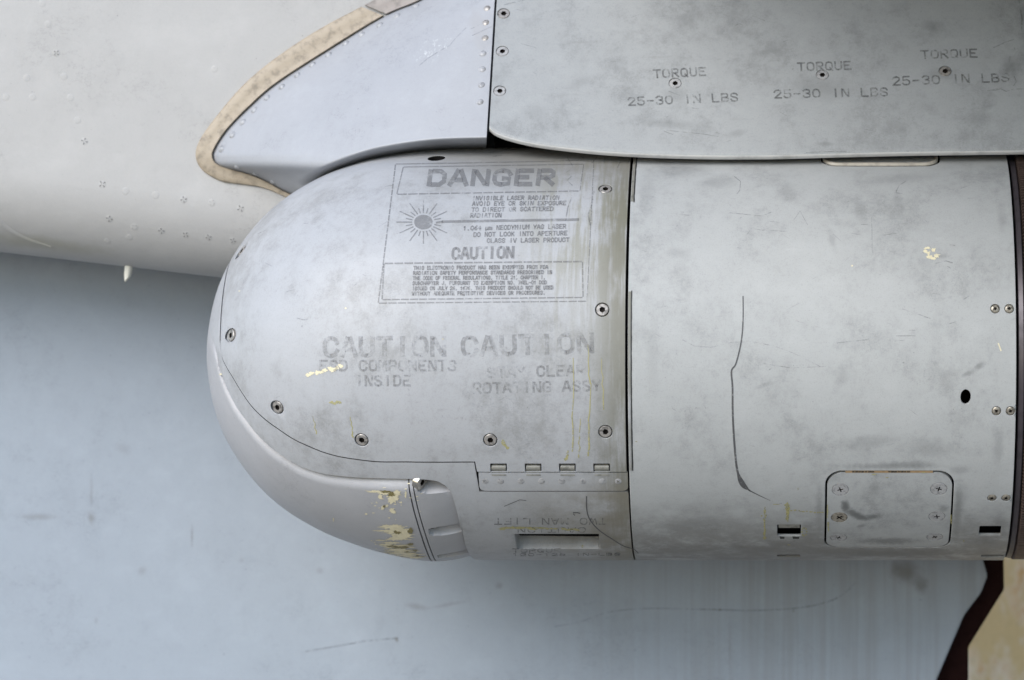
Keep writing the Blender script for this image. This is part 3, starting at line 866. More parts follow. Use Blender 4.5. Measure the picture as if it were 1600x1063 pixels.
# ------------------------------------------------------------------ the pod
pod = thing('targeting_pod', 'weathered grey cylindrical targeting pod with rounded nose and laser danger stencils', 'pod', (0, 0, ZC - RAD))
# -- measured curves turned into (x, theta)
def curve(pts):
    q = [hit(*p) for p in pts]; q.sort(); return q
C2 = curve([(337, 545), (345, 580), (354, 605), (367, 632), (383, 655), (402, 679), (424, 700), (448, 717), (474, 731), (503, 740), (532, 744), (573, 747), (631, 748.5), (657, 749), (682, 752), (696, 759)])
c2lo = interp([TIP + 7.0, TIP + 8.2] + [q[0] for q in C2], [R_(88), R_(45)] + [q[1] for q in C2])
C3 = [hit(*p) for p in [(696, 759), (704, 768), (710, 785), (716, 808), (723, 836), (730, 860)]]
XFULL = 738.0 - FX + 12
c3lo = interp([q[0] for q in C3] + [XFULL - 3, XFULL], [q[1] for q in C3] + [R_(-84), R_(-90)])
def th_low(x):
    if x < C3[0][0]: return c2lo(x)
    return c3lo(x)
C1 = curve([(343.5, 530), (346, 556), (352, 571), (362, 588), (377, 613), (395, 638), (415, 657), (437, 673), (460, 688), (486, 700), (509, 709), (532, 715), (557, 719), (582, 722), (640, 723), (740, 723)])
XC0 = C1[0][0]
xk1 = hit(741, 723)[0]; xk2 = xk1 + 5.0
TH_C = C1[-1][1]; TH_H1 = hit(860, 737.5)[1]; TH_H0 = hit(860, 724.5)[1]; TH_L = hit(860, 768.5)[1]
c1 = interp([q[0] for q in C1], [q[1] for q in C1])
def th_rec(x):     # edge of the shallow recess that takes cover and hinge
    if x <= xk1: return c1(x)
    return TH_C + (TH_L - TH_C) * min(1, (x - xk1) / (xk2 - xk1))
XE = hit(977.3, 500)[0]          # rear end of the head
XB = hit(981, 520)[0]          # front end of the body
XR = 1565.0 - FX               # rear end of the body
PI = math.pi
# -- shell
xcrit = [XC0 - .6, XC0, xk1, xk1 + .5, xk2, XFULL - .3, XFULL]
hx0, hx1 = hit(805, 846)[0], hit(937, 846)[0]
xcrit += [hx0 - 6, hx0 - .5, hx0 + .5, hx0 + 4, hx1 - 4, hx1 - .5, hx1 + .5, hx1 + 5]
rx0 = TIP + 7.2
base = [rx0 + (XE - rx0) * (k / 110) ** 1.7 for k in range(111)] + list(np.linspace(C2[-2][0], XFULL, 26)) + list(np.linspace(XFULL, XE, 30))
cols = merge_breaks(base, xcrit, .9); cols = [c for c in cols if c <= XE - 1e-6] + [XE]
# lip rows run from the free edge (0) to the recess edge (1)
tl, tr = R_(-90), TH_L
yt, yb = hit(870, 835)[1], hit(870, 858)[1]
fr = lambda t: (t - tl) / (tr - tl)
lip_rows = merge_breaks(list(np.linspace(0, 1, 22)), [0, fr(yb) - .012, fr(yb), fr(yb) + .03, fr(yb) + .06, fr(yb) + .09, fr(yb) + .12, fr(yb) + .16, fr(yb) + .2, fr(yb) + .24, fr(yb) + .28, fr(yb) + .32, fr(yt) - .1, fr(yt) - .06, fr(yt) - .02, fr(yt), fr(yt) + .004, .985, 1.0], .004)
rec_rows = [0.0, .004] + list(np.linspace(.03, .97, 30)) + [.996, 1.0]
A = []; B = []; O = []
RECESS = -9.0
def handle_off(x, t):
    if not (hx0 - .51 <= x <= hx1 + .51): return 0.0
    if t > yt + 1e-6 or t < yb - 1e-6: return 0.0
    f = (t - yb) / (yt - yb)                   # 0 at the lower lip, 1 under the upper edge
    e = sstep(0, 9, x - hx0) * sstep(0, 5, hx1 - x)
    return -(1 + 78 * sstep(0, .12, f)) * e if f > 0 else 0.0
for x in cols:
    lo = th_low(x); rec = th_rec(x) if x >= XC0 - 1e-6 else None
    a = []; b = []; o_ = []
    if rec is None:
        mid = lo + (PI/2 - lo) * .3
    else: mid = rec
    for f in lip_rows:
        t = lo + (mid - lo) * f; b.append(t); o_.append(handle_off(x, t))
    hi = PI - mid
    for f in rec_rows:
        t = mid + (hi - mid) * f; b.append(t)
        o_.append(RECESS if (rec is not None and 0 < f < 1) else 0.0)
    for f in reversed(lip_rows):
        b.append(PI - (lo + (mid - lo) * f)); o_.append(0.0)
    A.append([x] * len(b)); B.append(b); O.append(o_)
A[-1] = [XB - 2.2 if (t < TH_L or t > PI - TH_L) else XE for t in B[-1]]
V, F = grid_surface(A, B, O, pmap, rim=[-1.5, -16.0])
shell = fix_normals(obj('head_shell', V, F, M_cover, pod, angle=38))
shell.data.materials.append(M_black)          # recess under cover and hinge blackened to paint in the seam's shade
for f in shell.data.polygons:
    c = f.center / U; th = math.atan2(c.z - ZC, -c.y)
    if c.x > XC0 - .3 and th_rec(c.x) - .004 < th < PI - th_rec(c.x) + .004 and math.hypot(c.y, c.z - ZC) < rpod(c.x) - 3: f.material_index = 1
# -- access cover with its screws
scr = [(377, 392), (360, 524), (433, 637), (565, 688), (766, 688), (946, 675), (941, 484), (946, 295)]
sp = [hit(*p) for p in scr]
vent = hit(682, 247)
gapx = 1.9
def cov_low(x):
    t = c1(x) if x <= xk1 else TH_H1
    g = gapx * (1 - .3 * max(0, 1 - (x - XC0) / 60))
    return t + g / rpod(x) if x <= xk1 else t
xk = xk1 + 2.0
notch = [(766, 792), (820, 846), (873.5, 899.5), (927, 953)]
nx = [(hit(a, 730)[0], hit(b, 730)[0]) for a, b in notch]
crit = [XC0 + 1.3, xk1 + 1.4, xk1 + 3.4]
for a, b in nx: crit += [a, b]
rcrit = [0.0, 1.0]
def frac(x, t): lo = cov_low(x); return (t - lo) / (PI - 2 * lo)
H = 14.0
for (x, t) in sp + [vent]:
    hh = H if (x, t) != vent else 22.0
    crit += list(np.linspace(x - hh, x + hh, 7)); r = rpod(x)
    rcrit += [frac(x, t + d / r) for d in np.linspace(-hh, hh, 7)]
fn = frac(hit(870, 724)[0], TH_H0)
rcrit += [fn]
cols = merge_breaks([XC0 + 1.3 + (XE - XC0 - 1.3) * (k / 90) ** 1.5 for k in range(91)], crit, 1.2)
cols = [c for c in cols if c >= XC0 + 1.3 - 1e-6 and c < XE - 1.2] + [XE - .6]
rows = merge_breaks(list(np.linspace(0, 1, 90)), rcrit, .0025)
A = []; B = []; O = []
for x in cols:
    lo = cov_low(x)
    if x > xk1: lo = TH_C + 1.9/322 + (TH_H1 - TH_C - 1.9/322) * min(1, max(0, (x - xk1 - 1.4) / 2.0))
    b = [lo + (PI - 2 * lo) * f for f in rows]
    A.append([x] * len(b)); B.append(b); O.append([0.0] * len(b))
patches = []
for (x, t) in sp + [vent]:
    big = (x, t) == vent; hh = 22.0 if big else H; r = rpod(x)
    patches.append(dict(i0=near(cols, x - hh), i1=near(cols, x + hh), j0=near(rows, frac(x, t - hh/r)), j1=near(rows, frac(x, t + hh/r)), a=x, b=t,
                        steps=(hole(10.6, 7, .5) if not big else hole(13.5, 60, .6)), open=big))
jn = near(rows, fn)
def skipn(i, j):
    if j < jn:
        m = (cols[i] + cols[i+1]) / 2
        return any(a < m < b for a, b in nx)
    return False
V, F = grid_surface(A, B, O, pmap, patches, skip=skipn, rim=[-.4, -8.0], arc=rpod)
# walls of the hinge cut-outs
for a, b in nx:
    ia, ib = near(cols, a), near(cols, b)
    def wall(p, q):
        v = len(V); V.extend([pmap(*p, 0), pmap(*q, 0), pmap(*q, -5), pmap(*p, -5)]); F.append((v, v+1, v+2, v+3))
    wall((a, TH_H1), (a, TH_H0)); wall((a, TH_H0), (b, TH_H0)); wall((b, TH_H0), (b, TH_H1))
cover = obj('access_cover', V, F, M_cover, pod, angle=38)
cover.data.materials.append(M_dark)           # bore of the open hole blackened, its shade put into the colour
for f in cover.data.polygons:
    c = f.center / U
    if abs(c.x - vent[0]) < 18 and abs(math.atan2(c.z - ZC, -c.y) - vent[1]) * RAD < 18 and math.hypot(c.y, c.z - ZC) < rpod(c.x) - 2: f.material_index = 1
for q, (x, t) in enumerate(sp):
    place('screw', me_hex, None, cover, pmap(x, t), pod_normal(x, t), q * .8, .3)
place('screw', me_hex, None, cover, pmap(*hit(686, 250), -34), pod_normal(*vent), .4, 0, .8)
# -- lettering on the cover
def stencil(lines, mat, parent=cover, fn=pod_px):
    for (t, a, b, h, w, sl) in lines:
        k = Ink(fn); k.text(t, a, b, h, w, sl); k.build('stencil_lettering', mat, parent)
stencil([("DANGER", (669, 289), (864, 288), 21, 7.4, .14), ("CAUTION", (707, 404.5), (802, 402.5), 16, 4.6, .05)], M_let)
stencil([("INVISIBLE LASER RADIATION", (738, 313), (873, 312), 5.6, 2.05, .15), ("AVOID EYE OR SKIN EXPOSURE", (738, 321.5), (884, 320.5), 5.6, 2.05, .12),
         ("TO DIRECT OR SCATTERED", (737, 331), (864, 329.5), 5.8, 2.05, .1), ("RADIATION", (735, 340), (783, 339.5), 5.8, 2.05, .1),
         ("1.064 um NEODYMIUM YAG LASER", (724, 360), (884, 357), 6, 2.05, .08), ("DO NOT LOOK INTO APERTURE", (740, 370), (886, 367.5), 6, 2.05, .05), ("CLASS IV LASER PRODUCT", (761, 379.5), (889, 378), 6, 2.05, .04)], M_let)
small = ["THIS ELECTRONIC PRODUCT HAS BEEN EXEMPTED FROM FDA", "RADIATION SAFETY PERFORMANCE STANDARDS PRESCRIBED IN", "THE CODE OF FEDERAL REGULATIONS, TITLE 21, CHAPTER I,",
         "SUBCHAPTER J, PURSUANT TO EXEMPTION NO. 76EL-01 DOD", "ISSUED ON JULY 26, 1976. THIS PRODUCT SHOULD NOT BE USED", "WITHOUT ADEQUATE PROTECTIVE DEVICES OR PROCEDURES."]
G['9'] = G['6']
stencil([(t, (646.5 - .5*q, 421.5 + 8*q), ((856, 862, 852, 854, 864, 852)[q], 420 + 8*q), 4.9, 2.1, .03) for q, t in enumerate(small)], M_let)
stencil([("CAUTION", (507, 556), (695, 555), 27, 7.2, 0), ("ESD COMPONENTS", (500, 579), (712, 579), 15, 3.6, 0), ("INSIDE", (556, 602.5), (641, 602.5), 15, 3.6, 0),
         ("CAUTION", (723, 555), (926, 549.5), 27, 7.2, 0), ("STAY CLEAR", (762, 590), (913, 586), 15, 3.6, 0), ("ROTATING ASSY", (740, 614.5), (938, 610), 15, 3.6, 0)], M_let2)
k = Ink(pod_px)
def dashed(a, b, w, n, gap=.12):
    a, b = np.array(a, float), np.array(b, float)
    for q in range(n): k.line([a + (b-a) * (q + gap*.5)/n, a + (b-a) * (q + 1 - gap*.5)/n], w, cap=False)
dashed((618, 257), (591, 474), 2.2, 22); dashed((618, 257), (860, 252.5), 1.5, 6, .02); dashed((860, 252.5), (928, 250), 1.3, 3, .05); dashed((928, 250), (917, 471), 1.3, 16); dashed((591, 474), (917, 471), 2.0, 22)
dashed((630, 261.5), (912, 257), 1.5, 5, .02); dashed((630, 261.5), (620, 304), 1.8, 4, .04); dashed((620, 304), (905, 299), 2.0, 17); dashed((912, 257), (906, 299), 1.5, 3, .1)
dashed((600, 412), (910, 409), 2.6, 20); dashed((600, 412), (597, 468.5), 2.4, 7); dashed((597, 468.5), (911, 465), 2.2, 22); dashed((910, 409), (911, 465), 2.0, 5)
k.build('label_border', M_let, cover)
k = Ink(pod_px)
cx, cy = 661.5, 347.5
k.poly([(cx + 14.5*math.cos(a), cy + 11.5*math.sin(a)) for a in np.linspace(0, 2*PI, 33)[:-1]], .35)
for q in range(24):
    a = 2*PI*q/24
    if q == 0: continue
    lo_, hi_ = 1.22, (2.95 if q % 2 == 0 else 1.95)
    k.line([(cx + 14.5*lo_*math.cos(a), cy + 11.5*lo_*math.sin(a)), (cx + 14.5*hi_*math.cos(a), cy + 11.5*hi_*math.sin(a))], 2.0, cap=False, w_fn=lambda t: 1.1 - .25*t)
k.line([(681, 348.5), (692, 346.5)], 3.2, cap=False); k.line([(690, 346.8), (790, 345), (905, 343.5)], 4.2, cap=False)
k.build('laser_symbol', M_let, cover)
# -- marks and chips on the cover
rng = random.Random(11)
k = Ink(pod_px)
for q in range(9): k.poly(jag(482 + q*6.5 + rng.uniform(-2, 2), 586 - q*1.6 + rng.uniform(-2, 2), rng.uniform(7, 13), rng.uniform(5, 9), rng), .5)
k.poly(jag(540, 482, 4, 3, rng), .4); k.poly(jag(374, 455, 3, 2, rng), .4); k.poly(jag(345, 585, 5, 4, rng), .4); k.poly(jag(365, 762, 3, 3, rng), .4)
k.poly(jag(692, 530, 4, 2, rng), .4)
k.build('paint_chips', M_cream, cover, 'stuff')
k = Ink(pod_px)
for q in range(4): k.poly(jag(518 + q*4.2, 629 + rng.uniform(-1.5, 1.5), 7, 6, rng), .45)
for (x0, y0, x1, y1, w) in ((548, 652, 551, 684, 1.6), (490, 650, 494, 678, 1.2), (908, 655, 904, 715, 1.6), (918, 540, 922, 600, 1.4), (922, 600, 920, 712, 1.8), (896, 560, 894, 705, 1.5), (888, 705, 884, 718, 3), (783, 690, 793, 700, 2.5), (940, 560, 943, 640, 1.2)):
    P = [(x0 + (x1-x0)*t + rng.uniform(-1.6, 1.6), y0 + (y1-y0)*t) for t in np.linspace(0, 1, 9)]; k.line(P, w * 1.15, w_fn=lambda t: .6 + .7*t)
for q in range(5): k.poly(jag(786 + q*1.6, 688 + q*3.2, 4, 4, rng), .45)
k.build('yellow_drips', M_ystain, cover, 'stuff')
k = Ink(pod_px)
for pts, w in (([(463, 497), (474, 500), (482, 499)], 1.5), ([(445, 457), (456, 454), (466, 451)], 1.0), ([(886, 246), (896, 262), (885, 270), (893, 276), (886, 282), (894, 290)], 1.4), ([(893, 310), (887, 325), (884, 345)], 1.8), ([(928, 300), (924, 322), (919, 335), (922, 352)], 2.2),
               ([(770, 245), (784, 243)], 1.6), ([(858, 241), (864, 241)], 2), ([(905, 244), (912, 247)], 1.6), ([(925, 255), (933, 246)], 1.4), ([(945, 248), (944, 255)], 2), ([(965, 262), (970, 252)], 1.6), ([(835, 392), (836, 398)], 1.5), ([(714, 455), (720, 461), (726, 462)], 1.6)):
    k.line(pts, w)
for q in range(30):
    x, y = rng.uniform(380, 960), rng.uniform(260, 700); l = rng.uniform(4, 16); a = rng.uniform(-.6, .6); k.line([(x, y), (x + l*math.cos(a), y + l*math.sin(a))], rng.uniform(.5, .8))
k.build('scratch_marks', M_fine, cover, 'stuff')
# -- hinge
h0, h1 = xk1 + 5.4, hit(981, 752)[0]
cols = list(np.linspace(h0, h1, 60)); tb = hit(860, 767.5)[1]; tt = hit(860, 739.5)[1]; rows = list(np.linspace(tb, tt, 10))
HW, HB = (h1-h0)/2, (tt-tb)/2*RAD
def warp(x, t):
    a, b = (x - (h0+h1)/2), (t - (tb+tt)/2)*RAD
    rr = 8.0; ax, bx_ = abs(a) - (HW - rr), -b - (HB - rr)          # only the lower corners are rounded
    if ax > 0 and bx_ > 0:
        l = math.hypot(ax, bx_); m = max(ax, bx_); k_ = m / l if l > 0 else 1
        a = math.copysign(HW - rr + ax*k_, a); b = -(HB - rr + bx_*k_)
    return (h0+h1)/2 + a, (tb+tt)/2 + b/RAD
A = []; B = []
for x in cols:
    r_ = [warp(x, t) for t in rows]; A.append([p[0] for p in r_]); B.append([p[1] for p in r_])
V, F = grid_surface(A, B, [[-.4]*len(rows) for _ in cols], pmap, rim=[-.5, -5.2])
leaf = fix_normals(obj('hinge_leaf', V, F, M_cover, pod, angle=38))
me_hr = lathe_screw('hinge_rivet', 6.2, 1.5, None, 0, 24, .9, .4); me_hr.materials.append(M_psc)
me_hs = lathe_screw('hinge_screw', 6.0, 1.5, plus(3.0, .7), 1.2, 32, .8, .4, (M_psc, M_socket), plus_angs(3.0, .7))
for q, px in enumerate((758.5, 782, 814, 846, 878, 911, 941, 966)):
    x, t = hit(px, 752.5); place('rivet', me_hs if q in (0, 7, 5) else me_hr, None, leaf, pmap(x, t, -.4), pod_normal(x, t), q, .2)
for a, b in nx:
    V = []; F = []; nseg = 14; rr = 5.6
    tm = (TH_H0 + TH_H1) / 2 - 2.4/RAD
    xs = [a + 1.5, a + 2.2, b - 2.2, b - 1.5]
    for i, x in enumerate(xs):
        rad = rr - (.7 if i in (0, 3) else 0)
        for q in range(nseg + 1):
            an = PI * q / nseg
            V.append(pmap(x, tm + rad*math.cos(an)/RAD, -5.5 + rad*math.sin(an)*.95))
        # leaf-side tongue that runs into the hinge leaf
        V.append(pmap(x, tt - 4.5/RAD, .25))
    m = nseg + 2
    for i in range(3):
        for q in range(nseg): F.append((i*m+q, i*m+q+1, (i+1)*m+q+1, (i+1)*m+q))
        F.append((i*m+nseg-3, i*m+nseg+1, (i+1)*m+nseg+1, (i+1)*m+nseg-3))
    F.append(tuple(range(0, nseg+1))); F.append(tuple(range(3*m+nseg, 3*m-1, -1)))
    fix_normals(obj('hinge_knuckle', V, F, M_hinge, pod, angle=40))
# -- lettering and marks below the hinge
stencil([("TWO MAN LIFT", (947, 810), (773, 810), 9, 1.7, 0), ("CAUTION", (915, 824.5), (809, 824.5), 7, 1.5, 0), ("TORQUE", (801, 863), (876, 862.5), 5.4, 1.6, 0), ("120-125 IN-LBS", (801, 868.5), (969, 867.5), 3.6, 1.3, 0)], M_let3, shell)
k = Ink(pod_px); rng = random.Random(5)
for q in range(16): k.poly(jag(790 + q*7.4 + rng.uniform(-3, 3), 824 + q*.25 + rng.uniform(-1.5, 1.5), rng.uniform(8, 20), rng.uniform(2, 5), rng), .5)
k.line([(800, 823), (830, 824.5), (848, 825)], 1.6); k.poly(jag(910, 853, 4, 7, rng), .5); k.poly(jag(785, 826, 10, 6, rng), .5)
k.build('yellow_smear', M_ystain, shell, 'stuff')
k = Ink(pod_px)
k.line(smooth_poly([(916.5, 776), (916.5, 792), (919, 806), (926, 818), (938, 830), (956, 842), (974, 853), (990, 858), (997, 864)]), 1.7, w_fn=lambda t: 1.1 - .3*t)
k.build('scuff_mark', M_scr, shell); k = Ink(pod_px)
k.line([(896, 801), (902, 801), (906, 802)], 1.6); k.line([(898, 805), (896, 803)], 1.2); k.line([(788, 791), (812, 781), (822, 782)], .9)
k.build('scratch_marks', M_scr, shell, 'stuff')

# -- turret ball below the shell
sq = [hit(*p) for p in [(637, 752), (641, 772), (645, 790), (652, 815), (660, 840), (668, 862)]]
sq = [(a, b) for a, b in sq] + [(677 - FX, R_(-89))]
sq.sort(key=lambda q: q[1])
xs_f = interp([q[1] for q in sq], [q[0] for q in sq])
def seam_x(th):
    t = th
    while t > PI: t -= 2*PI
    if t > PI/2: t = PI - t
    if t < -PI/2: t = -PI - t
    return xs_f(max(min(t, R_(-37)), R_(-89)))
def r_ball(x): return rpod(x) + 5.0 * sstep(540 - FX, 660 - FX, x)
def ball_off(x, th):
    t = th
    if t > PI/2: t = PI - t
    if t < -PI/2: t = -PI - t
    lo = th_low(x) if x < C3[0][0] else C3[0][1]
    if x < rx0: return 0.0
    d = (lo - t) * rpod(x)
    dep = 11.0 * sstep(TIP + 7, TIP + 60, x) + 2.5
    w = 17.0
    return -dep * (1 - sstep(-2, w, d)) - .0
ths = list(np.linspace(-PI/2, PI/2, 160))
ths = merge_breaks(ths, [], .001)
full = ths + [PI - t for t in reversed(ths[1:-1])]
us = [(k / 100) ** 1.8 for k in range(101)]
A = []; B = []; O = []
for u in us:
    a = []; b = []; o_ = []
    for t in full:
        x = TIP + .02 + (seam_x(t) - TIP - .02) * u; a.append(x); b.append(t); o_.append(ball_off(x, t))
    A.append(a); B.append(b); O.append(o_)
mb = lambda x, t, off=0.0: pmap(x, t, max(off, -r_ball(x)), r_ball)
V, F = grid_surface(A, B, O, mb, closed=True)
nb = len(full); last = list(range(len(V) - nb, len(V)))
b0 = len(V)
for q, t in enumerate(full): V.append(mb(A[-1][q], t, O[-1][q] - 8))
for q in range(nb): F.append((last[q], last[(q+1) % nb], b0 + (q+1) % nb, b0 + q))
ball = fix_normals(obj('turret_ball', V, F, M_ball, pod, angle=45))
def ring_band(name, x0f, x1f, offf, mat, steps, parent, depth=8):
    A = []; B = []; O = []
    for u in steps:
        a = []; o_ = []
        for t in full:
            x = x0f(t) + (x1f(t) - x0f(t)) * u; a.append(x); o_.append(offf(x, t))
        A.append(a); B.append(list(full)); O.append(o_)
    A.insert(0, A[0]); B.insert(0, B[0]); O.insert(0, [v - depth for v in O[0]])
    A.append(A[-1]); B.append(B[-1]); O.append([v - depth for v in O[-1]])
    V, F = grid_surface(A, B, O, mb, closed=True)
    return fix_normals(obj(name, V, F, mat, parent, angle=40))
def tuck(x, t):        # the rear of the turret falls away under the housing
    u = max(0, x - (668 - FX)) / 62.0
    return -9 * u * u
ring_band('turret_seal_ring', lambda t: seam_x(t) + 2.0, lambda t: seam_x(t) + 6.8, lambda x, t: ball_off(x, t) * .9 + tuck(x, t), M_ball, [0, .5, 1], pod)
pk = []
for (px, py) in ((676, 761), (695, 833.5), (709, 868)):
    pk.append(hit(px, py, r_ball)[1])
pk = [pk[0], pk[1], pk[1] - (pk[0] - pk[1]) * .97]
def pocket(x, t):
    tt_ = t
    if tt_ > PI/2 or tt_ < -PI/2: return 0.0
    d = 0.0
    for q, tc in enumerate(pk):
        hw = 15.0 if q == 0 else 12.5
        hw *= .7 + .3 * sstep(10, 34, x - seam_x(tc))
        v = abs(tt_ - tc) * RAD / hw
        if v < 1:
            x0 = seam_x(tc) + 14.0; L = 62.0
            u = (x - x0) / L
            if 0 <= u <= 1: d = max(d, (34.0 if q == 0 else 22.0) * (1 - v*v) ** .4 * (1 - u) ** .75 * sstep(0, .05, u))
    return -d
fine = []
full_b = list(full)
def refine(tc, hw):
    return list(np.linspace(tc - hw/RAD, tc + hw/RAD, 17))
ex = [t for tc in pk for t in refine(tc, 15.5)]
full = merge_breaks(full, ex, .002)
full = sorted(full)
ring_band('turret_rear_ring', lambda t: seam_x(t) + 8.6, lambda t: 752.0 - FX, lambda x, t: ball_off(x, t) * .9 + tuck(x, t) + pocket(x, t), M_ball, [k / 60 for k in range(61)], pod, 10)
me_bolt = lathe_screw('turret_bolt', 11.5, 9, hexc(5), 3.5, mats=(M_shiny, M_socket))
for q, tc in enumerate(pk):
    x = seam_x(tc) + 14.5; p = pmap(x + (6.5 if q == 0 else 8), tc, -9 + tuck(x, tc) - (4 if q else 0), r_ball)
    place('turret_bolt', me_bolt, None, pod, p, (.86, -.5*math.cos(tc), .5*math.sin(tc)), .3, 0, 1.1 if q == 0 else .62)
# chipped paint on the ball
def ball_px(px, py, off=0.0):
    x, t = hit(px, py, r_ball); return mb(x, t, off + ball_off(x, t) + tuck(x, t))
rng = random.Random(23)
k = Ink(ball_px)
for (x, y, w, h) in ((585, 768, 26, 5), (600, 770, 20, 8), (613, 779, 16, 20), (619, 772, 14, 16), (594, 776, 8, 9), (634, 772, 4, 14), (605, 790, 6, 5), (612, 797, 10, 8), (598, 793, 6, 9), (615, 800, 9, 7), (572, 803, 5, 4), (627, 785, 3, 4),
                     (612, 823, 46, 9), (620, 830, 44, 12), (626, 838, 40, 13), (618, 842, 34, 7), (604, 829, 36, 4), (594, 844, 18, 2.5), (630, 834, 22, 24), (612, 848, 30, 5), (618, 854, 44, 8), (624, 860, 50, 10), (604, 851, 28, 4), (632, 866, 46, 8), (640, 871, 50, 6), (618, 864, 34, 5), (584, 868, 18, 1.5), (600, 870, 20, 1.6), (588, 829, 14, 1.6), (521, 812, 2.5, 8), (404, 766, 5, 4)):
    k.poly(jag(x, y, w, h, rng, 44, 1.0), .45 + .02 * (k.n % 5)); k.n += 1
for q in range(46):
    yy = rng.choice((rng.gauss(782, 12), rng.gauss(845, 16))); k.poly(jag(rng.gauss(612, 20), min(max(yy, 756), 870), rng.uniform(1.5, 7), rng.uniform(1, 2.2), rng, 9), .42)
k.build('paint_chips', M_cream, ball, 'stuff')
k = Ink(ball_px)
for (x, y, w, h) in ((603, 768, 26, 5), (611, 772, 14, 9), (600, 791, 5, 6), (642, 829, 9, 14), (622, 832, 14, 6), (626, 855, 34, 5), (612, 853, 20, 4), (641, 850, 10, 5), (648, 860, 10, 5), (636, 862, 8, 3), (652, 868, 8, 4), (618, 831, 6, 7)):
    k.poly(jag(x, y, w, h, rng, 26, .6), .75)
k.build('bare_patches', M_olive, ball, 'stuff')
# -- dark inner drum closes the gaps
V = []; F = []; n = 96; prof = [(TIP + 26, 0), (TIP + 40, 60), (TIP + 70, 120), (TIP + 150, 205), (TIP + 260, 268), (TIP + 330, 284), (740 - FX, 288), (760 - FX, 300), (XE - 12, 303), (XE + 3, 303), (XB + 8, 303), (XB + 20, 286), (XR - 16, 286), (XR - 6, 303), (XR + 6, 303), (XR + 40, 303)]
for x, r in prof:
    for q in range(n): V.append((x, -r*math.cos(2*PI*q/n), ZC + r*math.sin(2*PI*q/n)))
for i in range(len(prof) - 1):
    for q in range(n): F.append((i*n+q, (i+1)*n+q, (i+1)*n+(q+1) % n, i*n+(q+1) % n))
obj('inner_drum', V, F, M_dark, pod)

# -- body tube
feat = []
def feature(px, py, ha, hb, steps): x, t = hit(px, py); feat.append((x, t, ha, hb, steps))
PXC, PYC = 1389, 796
ap0, ap1 = hit(1289, 796), hit(1489, 796); at0, at1 = hit(1389, 736)[1], hit(1389, 856)[1]
PA, PB = (ap1[0] - ap0[0]) / 2, (at0 - at1) / 2 * RAD
pcx, pct = (ap1[0] + ap0[0]) / 2, (at0 + at1) / 2
feat.append((pcx, pct, PA + 9, PB + 9, [(rrect(PA + .8, PB + .8, 26), 0), (rrect(PA, PB, 25), -.8), (rrect(PA, PB, 25), -4)]))
small_sc = [(1555, 482.5), (1577, 482.5), (1557, 642.5), (1579, 642.5), (1550, 778.5), (1572, 778.5)]
for p in small_sc: feature(*p, 9.5, 9.5, hole(7.0, 5, .4))
hx_, ht_ = hit(1509, 620.5)
feat.append((hx_, ht_, 15, 15, [(lambda c, s: 11.9 / math.hypot(c / .68, s) , 0.0), (lambda c, s: 11.2 / math.hypot(c / .68, s), -.7), (lambda c, s: 11.2 / math.hypot(c / .68, s), -6)]))
def slot_feature(px, py, w, h, depth=4):
    x, t = hit(px, py); x0 = hit(px - w/2, py)[0]; x1 = hit(px + w/2, py)[0]; t0 = hit(px, py + h/2)[1]; t1 = hit(px, py - h/2)[1]
    a, b = (x1 - x0)/2, (t1 - t0)/2*RAD
    feat.append(((x0+x1)/2, (t0+t1)/2, a + 6, b + 6, [(rrect(a + .8, b + .8, 3), 0), (rrect(a, b, 2.5), -.8), (rrect(a, b, 2.5), -depth)]))
slot_feature(1233, 829, 37, 18); slot_feature(1547, 829.5, 34, 14); slot_feature(1232, 869, 36, 3.6, 3); slot_feature(1551, 869, 36, 3.6, 3)
# small upper panel partly under the pylon
up0, up1 = hit(1283, 262)[0], hit(1470, 262)[0]; ut0 = hit(1376, 260)[1]; ut1 = PI - ut0 - R_(18)
ut1 = ut0 + R_(34)
UA, UB = (up1 - up0)/2, (ut1 - ut0)/2*RAD; ucx, uct = (up0 + up1)/2, (ut0 + ut1)/2
feat.append((ucx, uct, UA + 9, UB + 9, [(rrect(UA + .8, UB + .8, 26), 0), (rrect(UA, UB, 25), -.8), (rrect(UA, UB, 25), -4)]))
xcrit = []; tcrit = []
def nseg_(h): return max(7, int(2*h/7) | 1)
for (x, t, ha, hb, st) in feat:
    xcrit += list(np.linspace(x - ha, x + ha, nseg_(ha))); tcrit += list(np.linspace(t - hb/RAD, t + hb/RAD, nseg_(hb)))
cols = merge_breaks(list(np.linspace(XB, XR, 60)), [XB, XB + 1.2, XR - 1.2, XR] + xcrit, 1.0)
cols = [c for c in cols if XB <= c <= XR]
t_lo = R_(-170)
rows = merge_breaks(list(np.linspace(t_lo, t_lo + 2*PI, 150))[:-1], tcrit, .002)
# remove near-duplicates between features
def thin(l, tol, keep):
    out = [l[0]]
    for v in l[1:]:
        if v - out[-1] > tol: out.append(v)
    return out
A = [[x]*len(rows) for x in cols]; B = [rows for _ in cols]
O = [[(-1.2 if x in (XB, XR) else 0.0)]*len(rows) for x in cols]
patches = [dict(i0=near(cols, x - ha), i1=near(cols, x + ha), j0=near(rows, t - hb/RAD), j1=near(rows, t + hb/RAD), a=x, b=t, steps=st, open=True) for (x, t, ha, hb, st) in feat]
